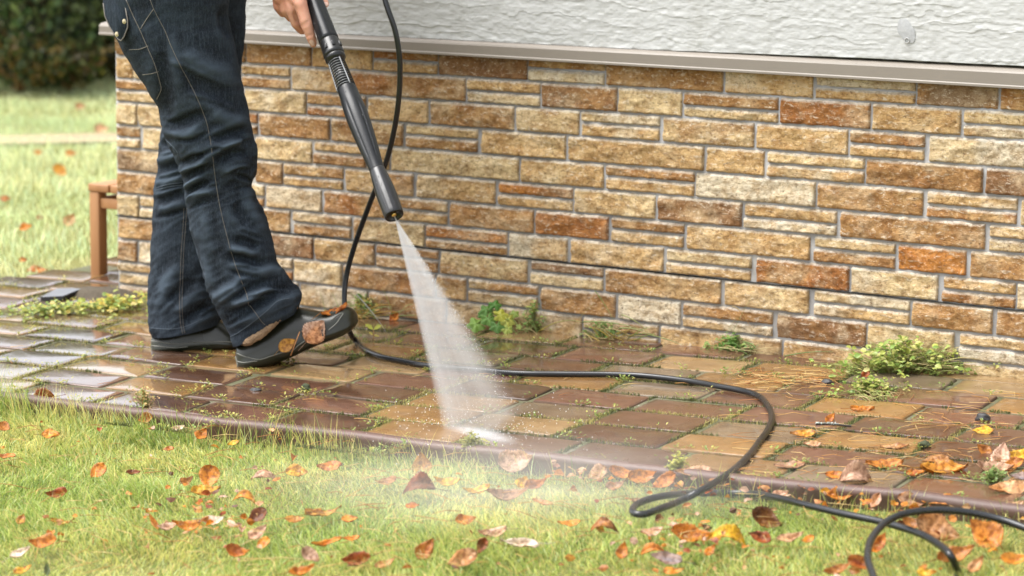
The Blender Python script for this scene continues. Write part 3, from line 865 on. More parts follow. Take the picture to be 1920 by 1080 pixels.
M['denim_edge'] = mk_simple("worn_denim_edge", (0.085, 0.105, 0.13), 0.9, 500, 0.4, 0.3, spec=0.1)
M['denim_dark'] = mk_simple("dark_denim_fold", (0.006, 0.008, 0.012), 0.9, 400, 0.3, 0.3, spec=0.1)
outseam = [(282, 0), (288, 16), (299, 38), (310, 59), (322, 89), (337, 121), (364, 172), (384, 219), (393, 255), (399, 296), (406, 350), (413, 390), (425, 440), (438, 487), (453, 528), (463, 553), (466, 572)]
seam(bvh1, [outseam], rad=0.0006, mat='thread')
seam(bvh1, [[(468, 572), (478, 585), (490, 602), (497, 609)]], rad=0.0006)
seam(bvh1, [[(237, 0), (250, 30), (262, 55), (278, 92), (288, 115), (294, 133), (300, 155), (302, 168), (294, 186)], [(243, 93), (262, 92), (278, 86)], [(268, 140), (284, 138), (297, 134)], [(264, 54), (276, 34), (288, 17)]], name="ruler_pocket", rad=0.0008)
hem = [(431, 632), (446, 624), (470, 607), (500, 583), (520, 565), (543, 559)]
seam(bvh1, [hem], name="hem_fold", mat='denim_edge', rad=0.0009, off=0.0002)
seam(bvh1, [[(311, 262), (330, 282), (336, 300)]], name="inner_seam", mat='denim_edge', rad=0.0010, off=-0.0002)
seam(bvh1, [[(348, 385), (351, 408), (361, 445), (374, 486), (386, 522)]], name="inner_seam", mat='denim_edge', rad=0.0010, off=-0.0002)
seam(bvh2, [[(345, 390), (343, 430), (340, 470), (338, 520), (337, 560), (338, 600), (343, 628)], [(350, 390), (347.5, 430), (344.5, 470), (342.5, 520), (341.5, 560), (342.5, 600), (347, 627)]], name="side_seam", rad=0.0007, dash=True, n=120)
seam(bvh2, [[(294, 352), (318, 345), (342, 342)], [(293, 357), (318, 350), (342, 347)]], name="knee_seam", mat='denim_edge', rad=0.0010)
seam(bvh2, [[(283, 615), (315, 617), (345, 613), (380, 598)]], name="hem_fold", mat='denim_edge', rad=0.0007, off=0.0001)
# pocket flap hanging off the back of the thigh
flap_px = [(192, -40), (193, 5), (196, 30), (205, 50), (213, 63), (221, 74), (227, 78), (233, 70), (240, 52), (240, 38), (234, 5), (230, -40)]
def flap_pt(x, y, o=0.0):
    dd = dep_up(DR, y)-0.090+((240-x)/895.0)*0.75+o
    return P(x, y, dd)
fb = MB(); n = len(flap_px)
c_ = np.mean(flap_px, 0)
ring = [flap_pt(*q) for q in flap_px]; ring2 = [flap_pt(*(np.array(q)*0.93+c_*0.07), -0.004) for q in flap_px]; ringb = [flap_pt(*q, 0.006) for q in flap_px]
vv = ringb+ring+ring2+[flap_pt(*c_, -0.006)]
ff = [(k*n+i, k*n+(i+1) % n, (k+1)*n+(i+1) % n, (k+1)*n+i) for k in range(2) for i in range(n)]+[(2*n+i, 2*n+(i+1) % n, 3*n) for i in range(n)]
fb.add(vv, ff, (0.12, 0.12, 0.12))
fl = fb.build("pocket_flap", M['denim'], jeans)
eb = MB(); eb.tube([flap_pt(*(np.array(q)*0.97+c_*0.03), -0.0035) for q in flap_px[1:-1]], 0.0013, 6); 
eb.build("flap_stitching", M['thread'], jeans)
for (x, y) in ((233, 40), (219, 64)):
    rb = MB()
    q = flap_pt(x, y, -0.0065); nrm = -CF
    for rr, o in ((0.0052, 0.0), (0.0034, 0.0016)):
        ring = [q+nrm*o+rr*(CR*math.cos(a)*0.8+CU*math.sin(a)) for a in np.linspace(0, 2*math.pi, 16, endpoint=False)]
        rb.add(ring+[q+nrm*(o+0.0012)], [(i, (i+1) % 16, 16) for i in range(16)])
    rb.build("rivet", M['steel_rivet'], fl)

# clogs ------------------------------------------------------------
def clog(axis_pts, d0, side_sign, tilt_name, collar=True, lift=0.0, lining=True):
    """axis_pts: list of (px_bottom, py_bottom, px_top, py_top, half width m, depth offset)"""
    A = spline(np.array(axis_pts, float), 54)
    n, m = len(A), 40
    vv = []
    for i, (bx, by, tx, ty, hw, do) in enumerate(A):
        B = P(bx, by, d0+do); T = P(tx, ty, d0+do)
        up = T-B; h = np.linalg.norm(up); up = up/h
        side = CF-up*(CF@up); side /= np.linalg.norm(side)
        for k in range(m):
            a = 2*math.pi*k/m
            s, c = math.sin(a), math.cos(a)
            # squarish at the sole, round on top
            if c < 0: yy = 0.5*(1-abs(c)**0.55)*0.9; ss = np.sign(s)*abs(s)**0.45
            else: yy = 0.45+0.55*c**0.85; ss = np.sign(s)*abs(s)**0.80
            w = hw*(1.0+0.06*(yy < 0.22)-0.16*np.clip(yy-0.5, 0, 1))
            vv.append(B+up*h*yy-side*w*ss)
    ff = grid_faces(n, m)+[tuple(range(m))[::-1], tuple((n-1)*m+k for k in range(m))]
    return np.array(vv), ff, A
def clog_obj(axis_pts, d0, lip, rims, lining_px=None, nm="clog"):
    vv, ff, A = clog(axis_pts, d0, 1, "")
    o = obj(nm, vv, ff, M['rubber'], person)
    bv = BVHTree.FromPolygons([tuple(q) for q in vv], ff)
    b = MB()
    for L in rims:
        q = drape(bv, L, 0.0005, 60)
        if len(q) > 3: b.tube(q, 0.0012, 6)
    b.build("sole_rim", M['rubber_rib'], o)
    return o, bv
near_axis = [(446, 690, 442, 660, 0.016, 0.0), (450, 692, 444, 648, 0.030, 0.0), (462, 693, 452, 640, 0.040, 0.0), (482, 692, 470, 622, 0.044, 0.0), (505, 686, 494, 603, 0.045, -0.002), (532, 676, 520, 584, 0.046, -0.005),
             (560, 664, 546, 574, 0.049, -0.008), (590, 650, 578, 579, 0.052, -0.012), (617, 640, 608, 583, 0.053, -0.014), (640, 631, 633, 576, 0.050, -0.016), (656, 622, 650, 574, 0.042, -0.018), (666, 612, 662, 579, 0.030, -0.018), (672, 602, 669, 587, 0.012, -0.018)]
cl1, bvc1 = clog_obj(near_axis, DR+0.005, None, [[(443, 662), (455, 667), (472, 672), (488, 674), (510, 667), (530, 661), (548, 657), (560, 647), (575, 637)], [(444, 677), (456, 680), (472, 678), (482, 677)], [(616, 619), (630, 607), (638, 596), (643, 588), (634, 590), (622, 600)], [(442, 668), (447, 690)]])
# fleece lining showing between cuff and clog
lb = MB()
q = [P(x, y, DR-0.060+o) for x, y, o in ((452, 643, 0.022), (464, 640, 0.004), (480, 631, -0.004), (500, 616, -0.006), (520, 597, -0.004), (540, 581, 0.006), (556, 576, 0.022))]
q = spline(np.array(q), 60)
rad = np.interp(np.linspace(0, 1, 60), [0, 0.12, 0.4, 0.75, 1], [0.0045, 0.0090, 0.0105, 0.0085, 0.004])
v_, f_ = tube(q, rad, 18)
v_ = np.array(v_); v_ += 0.0016*np.stack([vnoise(v_*330, s_) for s_ in (1, 2, 3)], -1)
lb.add(v_, f_); lb.build("fleece_lining", M['fleece'], cl1)
far_axis = [(285, 656, 284, 636, 0.016, 0.0), (290, 661, 288, 628, 0.032, 0), (305, 663, 302, 618, 0.042, 0), (330, 662, 328, 608, 0.045, 0), (365, 660, 362, 592, 0.046, 0), (400, 658, 398, 588, 0.050, -0.004), (430, 656, 428, 604, 0.052, -0.006),
            (458, 654, 456, 618, 0.046, -0.006), (478, 651, 477, 628, 0.032, -0.006), (487, 648, 487, 638, 0.012, -0.006)]
cl2, bvc2 = clog_obj(far_axis, DL+0.005, None, [[(284, 639), (300, 641), (320, 644), (340, 645), (365, 642), (395, 641), (425, 641), (445, 642)], [(285, 648), (305, 650), (330, 652), (352, 650)]])

# body: one skin, hidden under the clothes except the working hand ---
DHND = 5.60            # distance of the grip from the camera
caps = []
def chain(pts):
    for (a, ra), (b, rb_) in zip(pts[:-1], pts[1:]): caps.append((np.array(a), ra, np.array(b), rb_))
def H(x, y, o=0.0): return P(x, y, DHND+o)
# working (right) hand on the grip
idx = [(H(559, -14, -0.012), .0160), (H(563, 8, -0.018), .0146), (H(569, 26, -0.020), .0128), (H(574, 44, -0.021), .0129), (H(579, 57, -0.019), .0110), (H(582.5, 68, -0.017), .0106), (H(585.5, 76, -0.014), .0094), (H(587.5, 83, -0.011), .0074)]
mid = [(H(545, -8, 0.002), .0150), (H(548, 20, 0.004), .0125), (H(555, 44, 0.012), .0108), (H(566, 56, 0.026), .0100), (H(582, 52, 0.040), .0092), (H(594, 42, 0.040), .0080)]
rng = [(H(533, -8, 0.012), .0145), (H(535, 18, 0.016), .0120), (H(545, 32, 0.030), .0104), (H(560, 36, 0.046), .0095), (H(578, 32, 0.052), .0085)]
pnk = [(H(522, -10, 0.022), .0135), (H(522, 12, 0.028), .0110), (H(530, 24, 0.042), .0095), (H(546, 26, 0.054), .0085), (H(562, 22, 0.056), .0076)]
thm = [(H(538, -50, 0.012), .0170), (H(562, -34, 0.034), .0150), (H(588, -14, 0.034), .0120), (H(601, -1, 0.028), .0112), (H(609, 7, 0.024), .0092)]
for c_h in (idx, mid, rng, pnk, thm): chain(c_h)
wr = H(508, -92, 0.02)
chain([(wr, .028), (H(534, -44, 0.004), .026), (H(548, -14, 0.0), .019)]); chain([(wr, .027), (H(522, -42, 0.016), .025), (H(527, -8, 0.014), .019)])
chain([(H(548, -14, 0.0), .018), (H(538, -10, 0.008), .018), (H(524, -10, 0.02), .016)]); chain([(wr, .024), (H(538, -50, 0.012), .019)])
elb = P(400, -330, DHND+0.02); shl = P(330, -560, DHND+0.04)
chain([(wr, .027), ((wr*0.4+elb*0.6), .040), (elb, .043), (shl, .055)])
# left arm reaching to the rear of the gun
shl2 = P(400, -560, DR+0.42); elb2 = P(500, -340, DR+0.40); wr2 = P(610, -215, DHND+0.16)
chain([(shl2, .055), (elb2, .042), (wr2, .027), (P(625, -190, DHND+0.10), .03)])
for k in range(4):
    chain([(P(625+k*6, -190+4*k, DHND+0.09-0.005*k), .011), (P(618-2*k, -168+6*k, DHND+0.045), .010), (P(594-2*k, -164+6*k, DHND+0.03), .009)])
chain([(P(612, -200, DHND+0.10), .015), (P(590, -192, DHND+0.045), .011)])
# torso, neck, head, legs
hipc = P(330, -130, DR+0.08); chest = P(372, -480, DR+0.16); neck = P(400, -640, DR+0.16); head = P(432, -745, DR+0.16)
chain([(hipc, .12), (P(345, -300, DR+0.12), .125), (chest, .135), (P(385, -570, DR+0.16), .09), (neck, .056), (head, .088)])
caps.append((P(432, -745, DR+0.16), .088, P(446, -715, DR+0.16), .078)); caps.append((P(505, -725, DR+0.155), .012, P(513, -712, DR+0.15), .014))
chain([(shl, .055), (chest, .11)]); chain([(shl2, .055), (chest, .11)])
chain([(P(310, -110, DR), .085), (P(400, 250, DR-0.06), .050), (P(480, 590, DR+0.005), .030), (P(560, 625, DR+0.0), .022)])
chain([(P(385, -110, DL-0.05), .085), (P(365, 240, DL-0.06), .050), (P(345, 590, DL), .032), (P(420, 632, DL+.005), .020)])
def cap_mesh(caps, seg=20, rings=7):
    b = MB()
    for A, ra, B, rb_ in caps:
        ax = B-A; L = np.linalg.norm(ax); ax = ax/L
        r0 = np.array([0, 0, 1.0]) if abs(ax[2]) < .9 else np.array([1.0, 0, 0])
        u = np.cross(r0, ax); u /= np.linalg.norm(u); w = np.cross(ax, u)
        prof_ = [(-ra*math.cos(t), ra*math.sin(t)) for t in np.linspace(0.0, math.pi/2, rings)]+[(L+rb_*math.sin(t), rb_*math.cos(t)) for t in np.linspace(0, math.pi/2, rings)]
        vv = []
        for (h, r) in prof_:
            r = max(r, 1e-4)
            for k in range(seg):
                a = 2*math.pi*k/seg; vv.append(A+ax*h+r*(u*math.cos(a)+w*math.sin(a)))
        b.add(vv, grid_faces(len(prof_), seg)+[tuple(range(seg))[::-1], tuple((len(prof_)-1)*seg+k for k in range(seg))])
    return b
def remeshed(name, caps, mat, voxel, smooth_it, parent):
    o = cap_mesh(caps).build(name+"_tmp", mat)
    md = o.modifiers.new("r", 'REMESH'); md.mode = 'VOXEL'; md.voxel_size = voxel
    sm = o.modifiers.new("s", 'SMOOTH'); sm.factor = 0.5; sm.iterations = smooth_it
    bpy.context.view_layer.update()
    ev = o.evaluated_get(bpy.context.evaluated_depsgraph_get())
    me = bpy.data.meshes.new_from_object(ev)
    bpy.data.objects.remove(o, do_unlink=True)
    me.materials.clear(); me.materials.append(mat)
    me.polygons.foreach_set("use_smooth", np.full(len(me.polygons), True))
    me.name = name
    o = bpy.data.objects.new(name, me); COL.objects.link(o)
    o.parent = parent
    if parent.type == 'EMPTY': o.matrix_parent_inverse = Matrix.Translation(-parent.location)
    return o
body = remeshed("body", caps, M['skin'], 0.0026, 5, person)
# creases over the finger joints: push the surface in along short lines
me = body.data; co = np.zeros(len(me.vertices)*3, dtype=np.float32); me.vertices.foreach_get("co", co); co = co.reshape(-1, 3).astype(float)
nr = np.zeros(len(co)*3, dtype=np.float32); me.vertices.foreach_get("normal", nr); nr = nr.reshape(-1, 3)
dd = co-CAM; zz = dd@CF; px_, py_ = 960+FPX*(dd@CR)/zz, 540-FPX*(dd@CU)/zz
near_h = (np.abs(zz-DHND) < 0.08) & (py_ > -60) & (px_ > 490) & (px_ < 640)
for (ax, ay, bx, by, am, wd) in ((565, 47, 577, 41, -.0016, 2.0), (566, 51, 578, 46, -.0010, 1.6), (575, 69, 585, 65, -.0013, 1.8), (553, 27, 557, 40, -.003, 3.0), (540, 5, 556, 18, -.0012, 3), (532, -4, 548, 10, -.001, 3), (548, 4, 562, 8, .0012, 5), (566, 46, 576, 44, .0, 1)):
    t = np.clip(((px_-ax)*(bx-ax)+(py_-ay)*(by-ay))/((bx-ax)**2+(by-ay)**2), 0, 1)
    d2 = (px_-ax-t*(bx-ax))**2+(py_-ay-t*(by-ay))**2
    g = np.exp(-d2/(2*wd*wd))*near_h*((nr@CF) < 0)
    co += nr*(am*g)[:, None]
me.vertices.foreach_set("co", co.astype(np.float32).ravel()); me.update()
def fingernail(c, ax, nrm, w, l):
    ax = ax-nrm*(ax@nrm); ax /= np.linalg.norm(ax); sd = np.cross(ax, nrm)
    vv, n = [], 9
    for i in range(n):
        for k in range(n):
            s, t = -1+2*i/(n-1), -1+2*k/(n-1)
            rr = 1-0.30*max(0, abs(s)+abs(t)-1.25)
            vv.append(c+ax*l*s*rr+sd*w*t*rr-nrm*(0.0018*t*t+0.0008*s*s))
    ff = [(i*n+k, i*n+k+1, (i+1)*n+k+1, (i+1)*n+k) for i in range(n-1) for k in range(n-1)]
    o = obj("fingernail", vv, ff, M['nail'], body)
    return o
bvb = BVHTree.FromPolygons([tuple(q) for q in co[near_h.nonzero()[0].min():near_h.nonzero()[0].max()+1]], []) if False else None
_dg = bpy.context.evaluated_depsgraph_get(); bpy.context.view_layer.update()
bvb = BVHTree.FromObject(body, bpy.context.evaluated_depsgraph_get())
MWb = body.matrix_world
for (x, y, ax, w, l) in ((585.0, 80.5, CR*0.35-CU, .0050, .0068), (609.5, 6.5, CR*0.85-CU*0.6, .0058, .0070)):
    d = Vector(ray(x, y)).normalized(); h = bvb.ray_cast(Vector(CAM), d)
    if h[0] is not None:
        nn = np.array(h[1]); nn = nn if nn@CF < 0 else -nn
        fingernail(np.array(h[0])+nn*0.0011, ax, nn, w, l)
jc = [(hipc+np.array([0, 0, .02]), .15, P(345, -300, DR+0.12), .155), (P(345, -300, DR+0.12), .155, chest, .165), (chest, .165, P(385, -575, DR+0.16), .10), (P(385, -575, DR+0.16), .10, neck-np.array([0, 0, .03]), .07),
      (shl, .075, chest, .13), (shl2, .075, chest, .13), (shl, .075, elb, .06), (elb, .06, wr*0.8+elb*0.2, .043), (shl2, .075, elb2, .06), (elb2, .06, wr2*0.85+elb2*0.15, .043)]
remeshed("jacket", jc, M['jacket'], 0.012, 3, person)

# ================================================================ LANCE
# the lance points at the spot it washes
HIT = G(893, 815)
hx, hy, hd = proj(HIT)
GR = P(588, 0, DHND+0.012)      # point of the axis inside the grip
AX = HIT-GR; LEN = np.linalg.norm(AX); AX /= LEN
def onax(py):
    """distance along the axis whose picture row is py"""
    lo, hi = -0.6, LEN
    for _ in range(50):
        m = (lo+hi)/2
        if proj(GR+AX*m)[1] < py: lo = m
        else: hi = m
    return lo
u_ = np.cross(AX, CF); u_ /= np.linalg.norm(u_); w_ = np.cross(AX, u_)
lance = tag(empty("spray_lance", GR), "black pressure washer lance held at its grip with a ribbed neck and stubby nozzle", "spray lance")
def lathe(stations, seg=40, flute=None, squash=1.0):
    vv = []
    S_ = stations
    for (s, r) in S_:
        for k in range(seg):
            a = 2*math.pi*k/seg; rr = r
            if flute: rr = r*(1+flute(a, s))
            vv.append(GR+AX*s+rr*(u_*math.cos(a)+w_*squash*math.sin(a)))
    return vv, grid_faces(len(S_), seg)+[tuple(range(seg))[::-1], tuple((len(S_)-1)*seg+k for k in range(seg))]
def rad_px(w, py): return w/2.0*proj(GR+AX*onax(py))[2]/FPX
def prof_from(rows):
    out = []
    for (py, w) in rows: out.append((onax(py), rad_px(w, py)))
    return out
def dense(st, n): return spline(np.array(st), n)
gl = MB(); st = dense(prof_from([(-130, 30), (-60, 33), (0, 33), (40, 35), (78, 37)]), 30)
v_, f_ = lathe(st, 48, lambda a, s: 0.05*math.cos(4*a)-0.015*math.cos(8*a)); gl.add(v_, f_); grip = gl.build("grip", M['plastic_grey'], lance)
gl = MB(); v_, f_ = lathe(prof_from([(77.5, 36), (78.5, 37.5), (80, 38), (100, 40), (103, 41), (104, 39.5), (106, 36)]), 40); gl.add(v_, f_)
for a0_ in (0.4, 1.2, 2.0):   # clips moulded on the collar
    c_ = GR+AX*onax(92)+rad_px(39.5, 92)*(u_*math.cos(a0_)+w_*math.sin(a0_)); e_ = -u_*math.sin(a0_)+w_*math.cos(a0_); n_ = u_*math.cos(a0_)+w_*math.sin(a0_)
    gl.box((-.006, -.0035, -.0025), (.006, .0035, .0022), M=Matrix((( AX[0], e_[0], n_[0], c_[0]), (AX[1], e_[1], n_[1], c_[1]), (AX[2], e_[2], n_[2], c_[2]), (0, 0, 0, 1))), bev=0.0008)
v_, f_ = lathe(prof_from([(106, 37), (107, 39.5), (111, 39.5), (113, 34), (116, 27)]), 40); gl.add(v_, f_)
gl.build("collar", M['plastic'], lance)
gl = MB(); v_, f_ = lathe(prof_from([(110, 22), (140, 24), (170, 27)]), 30); gl.add(v_, f_)
for k in range(11):
    y0 = 117.5+k*4.6; rr = rad_px(29+0.55*k, y0); s0 = onax(y0)
    for q in ((0, 1.0),):
        circ = [GR+AX*s0+rr*(u_*math.cos(a)+w_*math.sin(a)) for a in np.linspace(0, 2*math.pi, 37)]
        gl.tube(circ, 0.00135, 8, caps=False)
neckp = gl.build("ribbed_neck", M['plastic'], lance)
gl = MB()
for a0_ in (2.9, 1.0):
    pts_ = [GR+AX*onax(y)+(rad_px(29+0.126*(y-117), y)+0.0012)*(u_*math.cos(a0_)+w_*math.sin(a0_)) for y in np.linspace(116, 168, 12)]
    gl.tube(pts_, 0.0016, 6)
for k in range(11):
    y0 = 117.5+k*4.6; rr = rad_px(29+0.55*k, y0)+0.0011; s0 = onax(y0)
    circ = [GR+AX*s0+rr*(u_*math.cos(a)+w_*math.sin(a)) for a in np.linspace(1.0, 2.9, 16)]
    gl.tube(circ, 0.0008, 5)
gl.build("neck_rib", M['plastic_line'], neckp)  # much paler lines on one side of the ribs, setting them off
gl = MB(); st = dense(prof_from([(164, 33), (168, 36.5), (180, 38), (200, 42), (222, 43.5), (250, 41), (280, 36), (305, 31), (322, 29)]), 60)
def flute(a, s): return -0.11*max(0, math.cos(6*a+0.5))**8*np.clip((s-onax(190))/0.03, 0, 1)*np.clip((onax(312)-s)/0.03, 0, 1)
v_, f_ = lathe(st, 80, flute); gl.add(v_, f_)
barrel = gl.build("barrel", M['plastic_grey'], lance)
gl = MB(); st = prof_from([(318, 29), (321, 30), (324, 31), (340, 35), (357, 38), (370, 39), (398, 38), (403, 37.5), (405, 36), (405.2, 33), (404.0, 29), (398, 27)])
vv = []
for i, (s, r) in enumerate(st):
    for k in range(60):
        a = 2*math.pi*k/60
        vv.append(GR+AX*s+r*(1+0.012*math.cos(18*a)*(3 < i < 8))*(u_*math.cos(a)+w_*math.sin(a)))
gl.add(vv, grid_faces(len(st), 60)+[tuple(range(60))[::-1], tuple((len(st)-1)*60+k for k in range(60))])
nozzle = gl.build("nozzle", M['plastic'], lance)
gl = MB(); st = [(onax(396), .0055), (onax(403), .0055), (onax(404.5), .0042), (onax(405), .0018)]; v_, f_ = lathe(st, 20); gl.add(v_, f_); gl.build("brass_tip", M['brass'], nozzle)
# trigger gun behind the hand (above the picture)
gl = MB(); v_, f_ = lathe(prof_from([(-215, 30), (-210, 36), (-140, 40), (-128, 32)]), 30); gl.add(v_, f_)
bk = GR+AX*onax(-205); hdl = bk+np.array([-.02, 0, -.0])+CR*-0.03-CU*0.09
gl.tube([bk, bk*0.5+hdl*0.5-CR*0.01, hdl], [.017, .017, .015], 14); gl.build("trigger_gun", M['plastic'], lance)
# drops of water sitting on the lance
dr = random.Random(3); wb = MB()
for k in range(150):
    part = dr.random(); y = dr.uniform(325, 400) if part < .6 else dr.uniform(5, 300); a = dr.uniform(math.pi*0.05, math.pi*0.95)*1.0
    wid = np.interp(y, [0, 78, 105, 116, 164, 180, 222, 280, 320, 357, 400], [33, 37, 40, 30, 33, 38, 43.5, 36, 29, 38, 38])
    r = rad_px(wid, y); c_ = GR+AX*onax(y)-0*AX
    best = min((u_*math.cos(q)+w_*math.sin(q) for q in (a, -a)), key=lambda n_: n_@CF)
    p_ = c_+best*(r*0.99); s_ = dr.uniform(.0006, .0016)
    bm = bmesh.new(); bmesh.ops.create_icosphere(bm, subdivisions=2, radius=s_)
    vv = [np.array(q.co)*[1, 1, 1.3]+p_ for q in bm.verts]; bm.verts.index_update(); ff = [tuple(q.index for q in f.verts) for f in bm.faces]; bm.free(); wb.add(vv, ff)
t = NT("water_drop"); M['drop'] = t.done(t.pbr((0.9, 0.92, 0.95), 0.03, None, 0.5, Transmission_Weight=1.0, IOR=1.33))
wo_ = wb.build("clinging_drops", M['drop'], lance); wo_['kind'] = 'stuff'

# ================================================================ HOSE
def hl(x, y, dz): return G(x, y, dz)
hp = [GR+AX*onax(-212), P(560, -275, DHND+.10), P(640, -250, DHND+.15), P(695, -110, DHND+.13), P(722, 0, DHND+.10), P(742, 62, DHND+.10), P(750, 130, DHND+.12), P(744, 215, DHND+.16), P(725, 300, DHND+.23), P(692, 385, DHND+.31), P(665, 460, DHND+.36),
      P(649, 520, DHND+.38), P(646, 570, DHND+.37), P(654, 618, DHND+.33)]
g_ = 0.0062
for (x, y) in ((668, 640), (690, 658), (720, 670), (760, 678), (800, 685), (905, 694), (975, 700), (1050, 701), (1150, 702), (1212, 705), (1290, 714), (1352, 725), (1402, 735), (1427, 746), (1442, 765), (1447, 784), (1440, 805), (1425, 826), (1407, 850), (1380, 877), (1347, 900), (1313, 920)):
    hp.append(hl(x, y, g_))
for (x, y, dz) in ((1280, 937, -.004), (1240, 953, .004), (1207, 964, .006), (1187, 961, .006), (1190, 949, .004), (1213, 937, .002), (1250, 929, -.002), (1300, 925, -.018), (1397, 925, -.018), (1457, 933, -.004), (1513, 947, .008), (1580, 963, .010), (1647, 977, .010), (1687, 988, .009), (1730, 1003, .008), (1763, 1023, .007), (1783, 1043, .004),
                   (1795, 1075, -.03), (1790, 1115, -.03), (1750, 1150, -.02), (1690, 1140, -.005), (1650, 1105, .005), (1634, 1070, .012), (1627, 1046, .018), (1630, 1020, .022), (1643, 997, .026), (1664, 977, .03), (1697, 963, .032), (1737, 957, .032), (1780, 957, .03), (1830, 963, .024), (1880, 975, .016), (1925, 991, .008), (1990, 1016, -.005), (2080, 1050, -.02), (2250, 1080, -.03)):
    hp.append(hl(x, y, dz))
hb = MB(); hb.tube(spline(np.array(hp), 620), 0.0059, 14)
tag(hb.build("hose", M['hose']), "thin black rubber pressure hose looping over paving and grass", "hose")
# ================================================================ GRASS
def blades(xy, zb, length, width, head, lean, cols, seg=3, curl=0.6):
    """numpy grass: every blade a bent tapering strip; returns verts, faces, colours"""
    n = len(xy)
    hx_, hy_ = np.cos(head), np.sin(head)
    ts = np.linspace(0, 1, seg+1)
    V_, C_ = [], []
    per = seg*2+1
    out = np.zeros((n, per, 3)); oc = np.zeros((n, per, 3))
    sx, sy = -hy_, hx_
    # blade faces the side it leans to; give it a random twist
    tw = RNG.uniform(-0.9, 0.9, n)
    sx2 = sx*np.cos(tw)+hx_*np.sin(tw); sy2 = sy*np.cos(tw)+hy_*np.sin(tw)
    for i, t in enumerate(ts):
        a = lean*(t**curl if curl != 1 else t)
        # integrate the bend
        k = np.linspace(0, t, 6)[:, None]
        ang = np.clip(lean[None, :]*(k**0.8)*1.25, 0, 1.75)
        hor = np.trapz(np.sin(ang), dx=1.0, axis=0)/5*t if t > 0 else 0*lean
        ver = np.trapz(np.cos(ang), dx=1.0, axis=0)/5*t if t > 0 else 0*lean
        px = xy[:, 0]+hx_*length*hor; py = xy[:, 1]+hy_*length*hor; pz = zb+length*ver
        w = width*(1-t**1.6)*0.5
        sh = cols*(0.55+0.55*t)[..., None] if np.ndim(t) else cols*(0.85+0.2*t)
        if i < seg:
            out[:, 2*i] = np.stack([px-sx2*w, py-sy2*w, pz], -1); out[:, 2*i+1] = np.stack([px+sx2*w, py+sy2*w, pz], -1)
            oc[:, 2*i] = oc[:, 2*i+1] = sh
        else:
            out[:, 2*i] = np.stack([px, py, pz], -1); oc[:, 2*i] = sh
    base = (np.arange(n)*per)[:, None]
    fs = []
    for i in range(seg-1):
        a = 2*i
        fs.append(base+np.array([a, a+1, a+3])); fs.append(base+np.array([a, a+3, a+2]))
    fs.append(base+np.array([2*seg-2, 2*seg-1, 2*seg]))
    return out.reshape(-1, 3), np.concatenate(fs, 0), oc.reshape(-1, 3)

GRASS_C = np.array([(0.400, 0.500, 0.115), (0.580, 0.610, 0.165), (0.740, 0.680, 0.230), (0.150, 0.265, 0.055), (0.800, 0.620, 0.260), (0.560, 0.650, 0.310)])
def lawn_blades(N, x0, x1, y0, y1, keep, lmin, lmax, wmin, wmax, seg=3, patch=3.0, lean0=0.55, lean1=1.25, seed=1, straw=0.08, bright=1.0, pale=0.0):
    xy = np.stack([RNG.uniform(x0, x1, N), RNG.uniform(y0, y1, N)], -1)
    xy = xy[keep(xy)]
    n = len(xy)
    p = np.stack([xy[:, 0]*patch, xy[:, 1]*patch, 0*xy[:, 0]], -1)
    dens = fbm(p*2.4, 3, seed+3)
    head = 2.6*fbm(p*1.3, 3, seed)+RNG.normal(0, 1.25, n)+4.4
    hgt = 0.8+0.35*fbm(p*1.8, 2, seed+5)
    L = RNG.uniform(lmin, lmax, n)*hgt
    lean = RNG.uniform(lean0, lean1, n)
    Wd = RNG.uniform(wmin, wmax, n)
    f1 = 0.5+0.5*fbm(p*1.1, 3, seed+9)+RNG.normal(0, 0.22, n)
    ci = np.clip((f1*3.2).astype(int), 0, 2)
    cols = GRASS_C[ci]
    dk = RNG.random(n) < 0.20; cols[dk] = GRASS_C[3]
    gr = RNG.random(n) < 0.14; cols[gr] = GRASS_C[5]
    stw = RNG.random(n) < straw; cols[stw] = GRASS_C[4]
    cols = cols*RNG.uniform(0.62, 1.25, n)[:, None]*bright
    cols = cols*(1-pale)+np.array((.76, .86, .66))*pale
    zb = lawn_z(xy[:, 0], xy[:, 1])-0.004
    return blades(xy, zb, L, Wd, head, lean, cols, seg)
def in_view(xy, m=90, mb=None):
    z0 = gz(xy[:, 0], xy[:, 1])
    p = np.concatenate([xy, z0[:, None]], 1)-CAM
    z = p@CF; px = 960+FPX*(p@CR)/z; py = 540-FPX*(p@CU)/z
    return (z > 1) & (px > -m) & (px < 1920+m) & (py < 1080+(mb or m*1.4)) & (py > -m*2)
def keep_fore(xy):
    return (xy[:, 1] < kerb_y(xy[:, 0])-0.010) & in_view(xy, 520, 420)
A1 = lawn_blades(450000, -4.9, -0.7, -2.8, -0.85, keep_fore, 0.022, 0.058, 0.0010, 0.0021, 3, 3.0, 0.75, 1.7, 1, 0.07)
# taller bright tufts leaning over the kerb
def keep_edge(xy):
    d = kerb_y(xy[:, 0])-xy[:, 1]
    pxl = np.array([proj((q[0], q[1], gz(*q)))[0] for q in xy])
    amt = np.interp(pxl, [-100, 0, 250, 300, 400, 520, 640, 700, 900, 1250, 1330, 1500, 1900], [1, 1, 1, .8, .22, .3, .7, .35, .15, .12, .3, .2, .2])
    return (d > 0.008) & (d < 0.075) & in_view(xy, 500) & (RNG.random(len(xy)) < amt*0.7*np.clip(1.2-d/0.075, 0, 1))
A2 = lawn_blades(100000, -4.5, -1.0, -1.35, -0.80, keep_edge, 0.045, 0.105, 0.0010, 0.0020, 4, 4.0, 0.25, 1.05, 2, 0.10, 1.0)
nv = 0; VS, FS, CS = [], [], []
for (v_, f_, c_) in (A1, A2):
    VS.append(v_); FS.append(f_+nv); CS.append(c_); nv += len(v_)
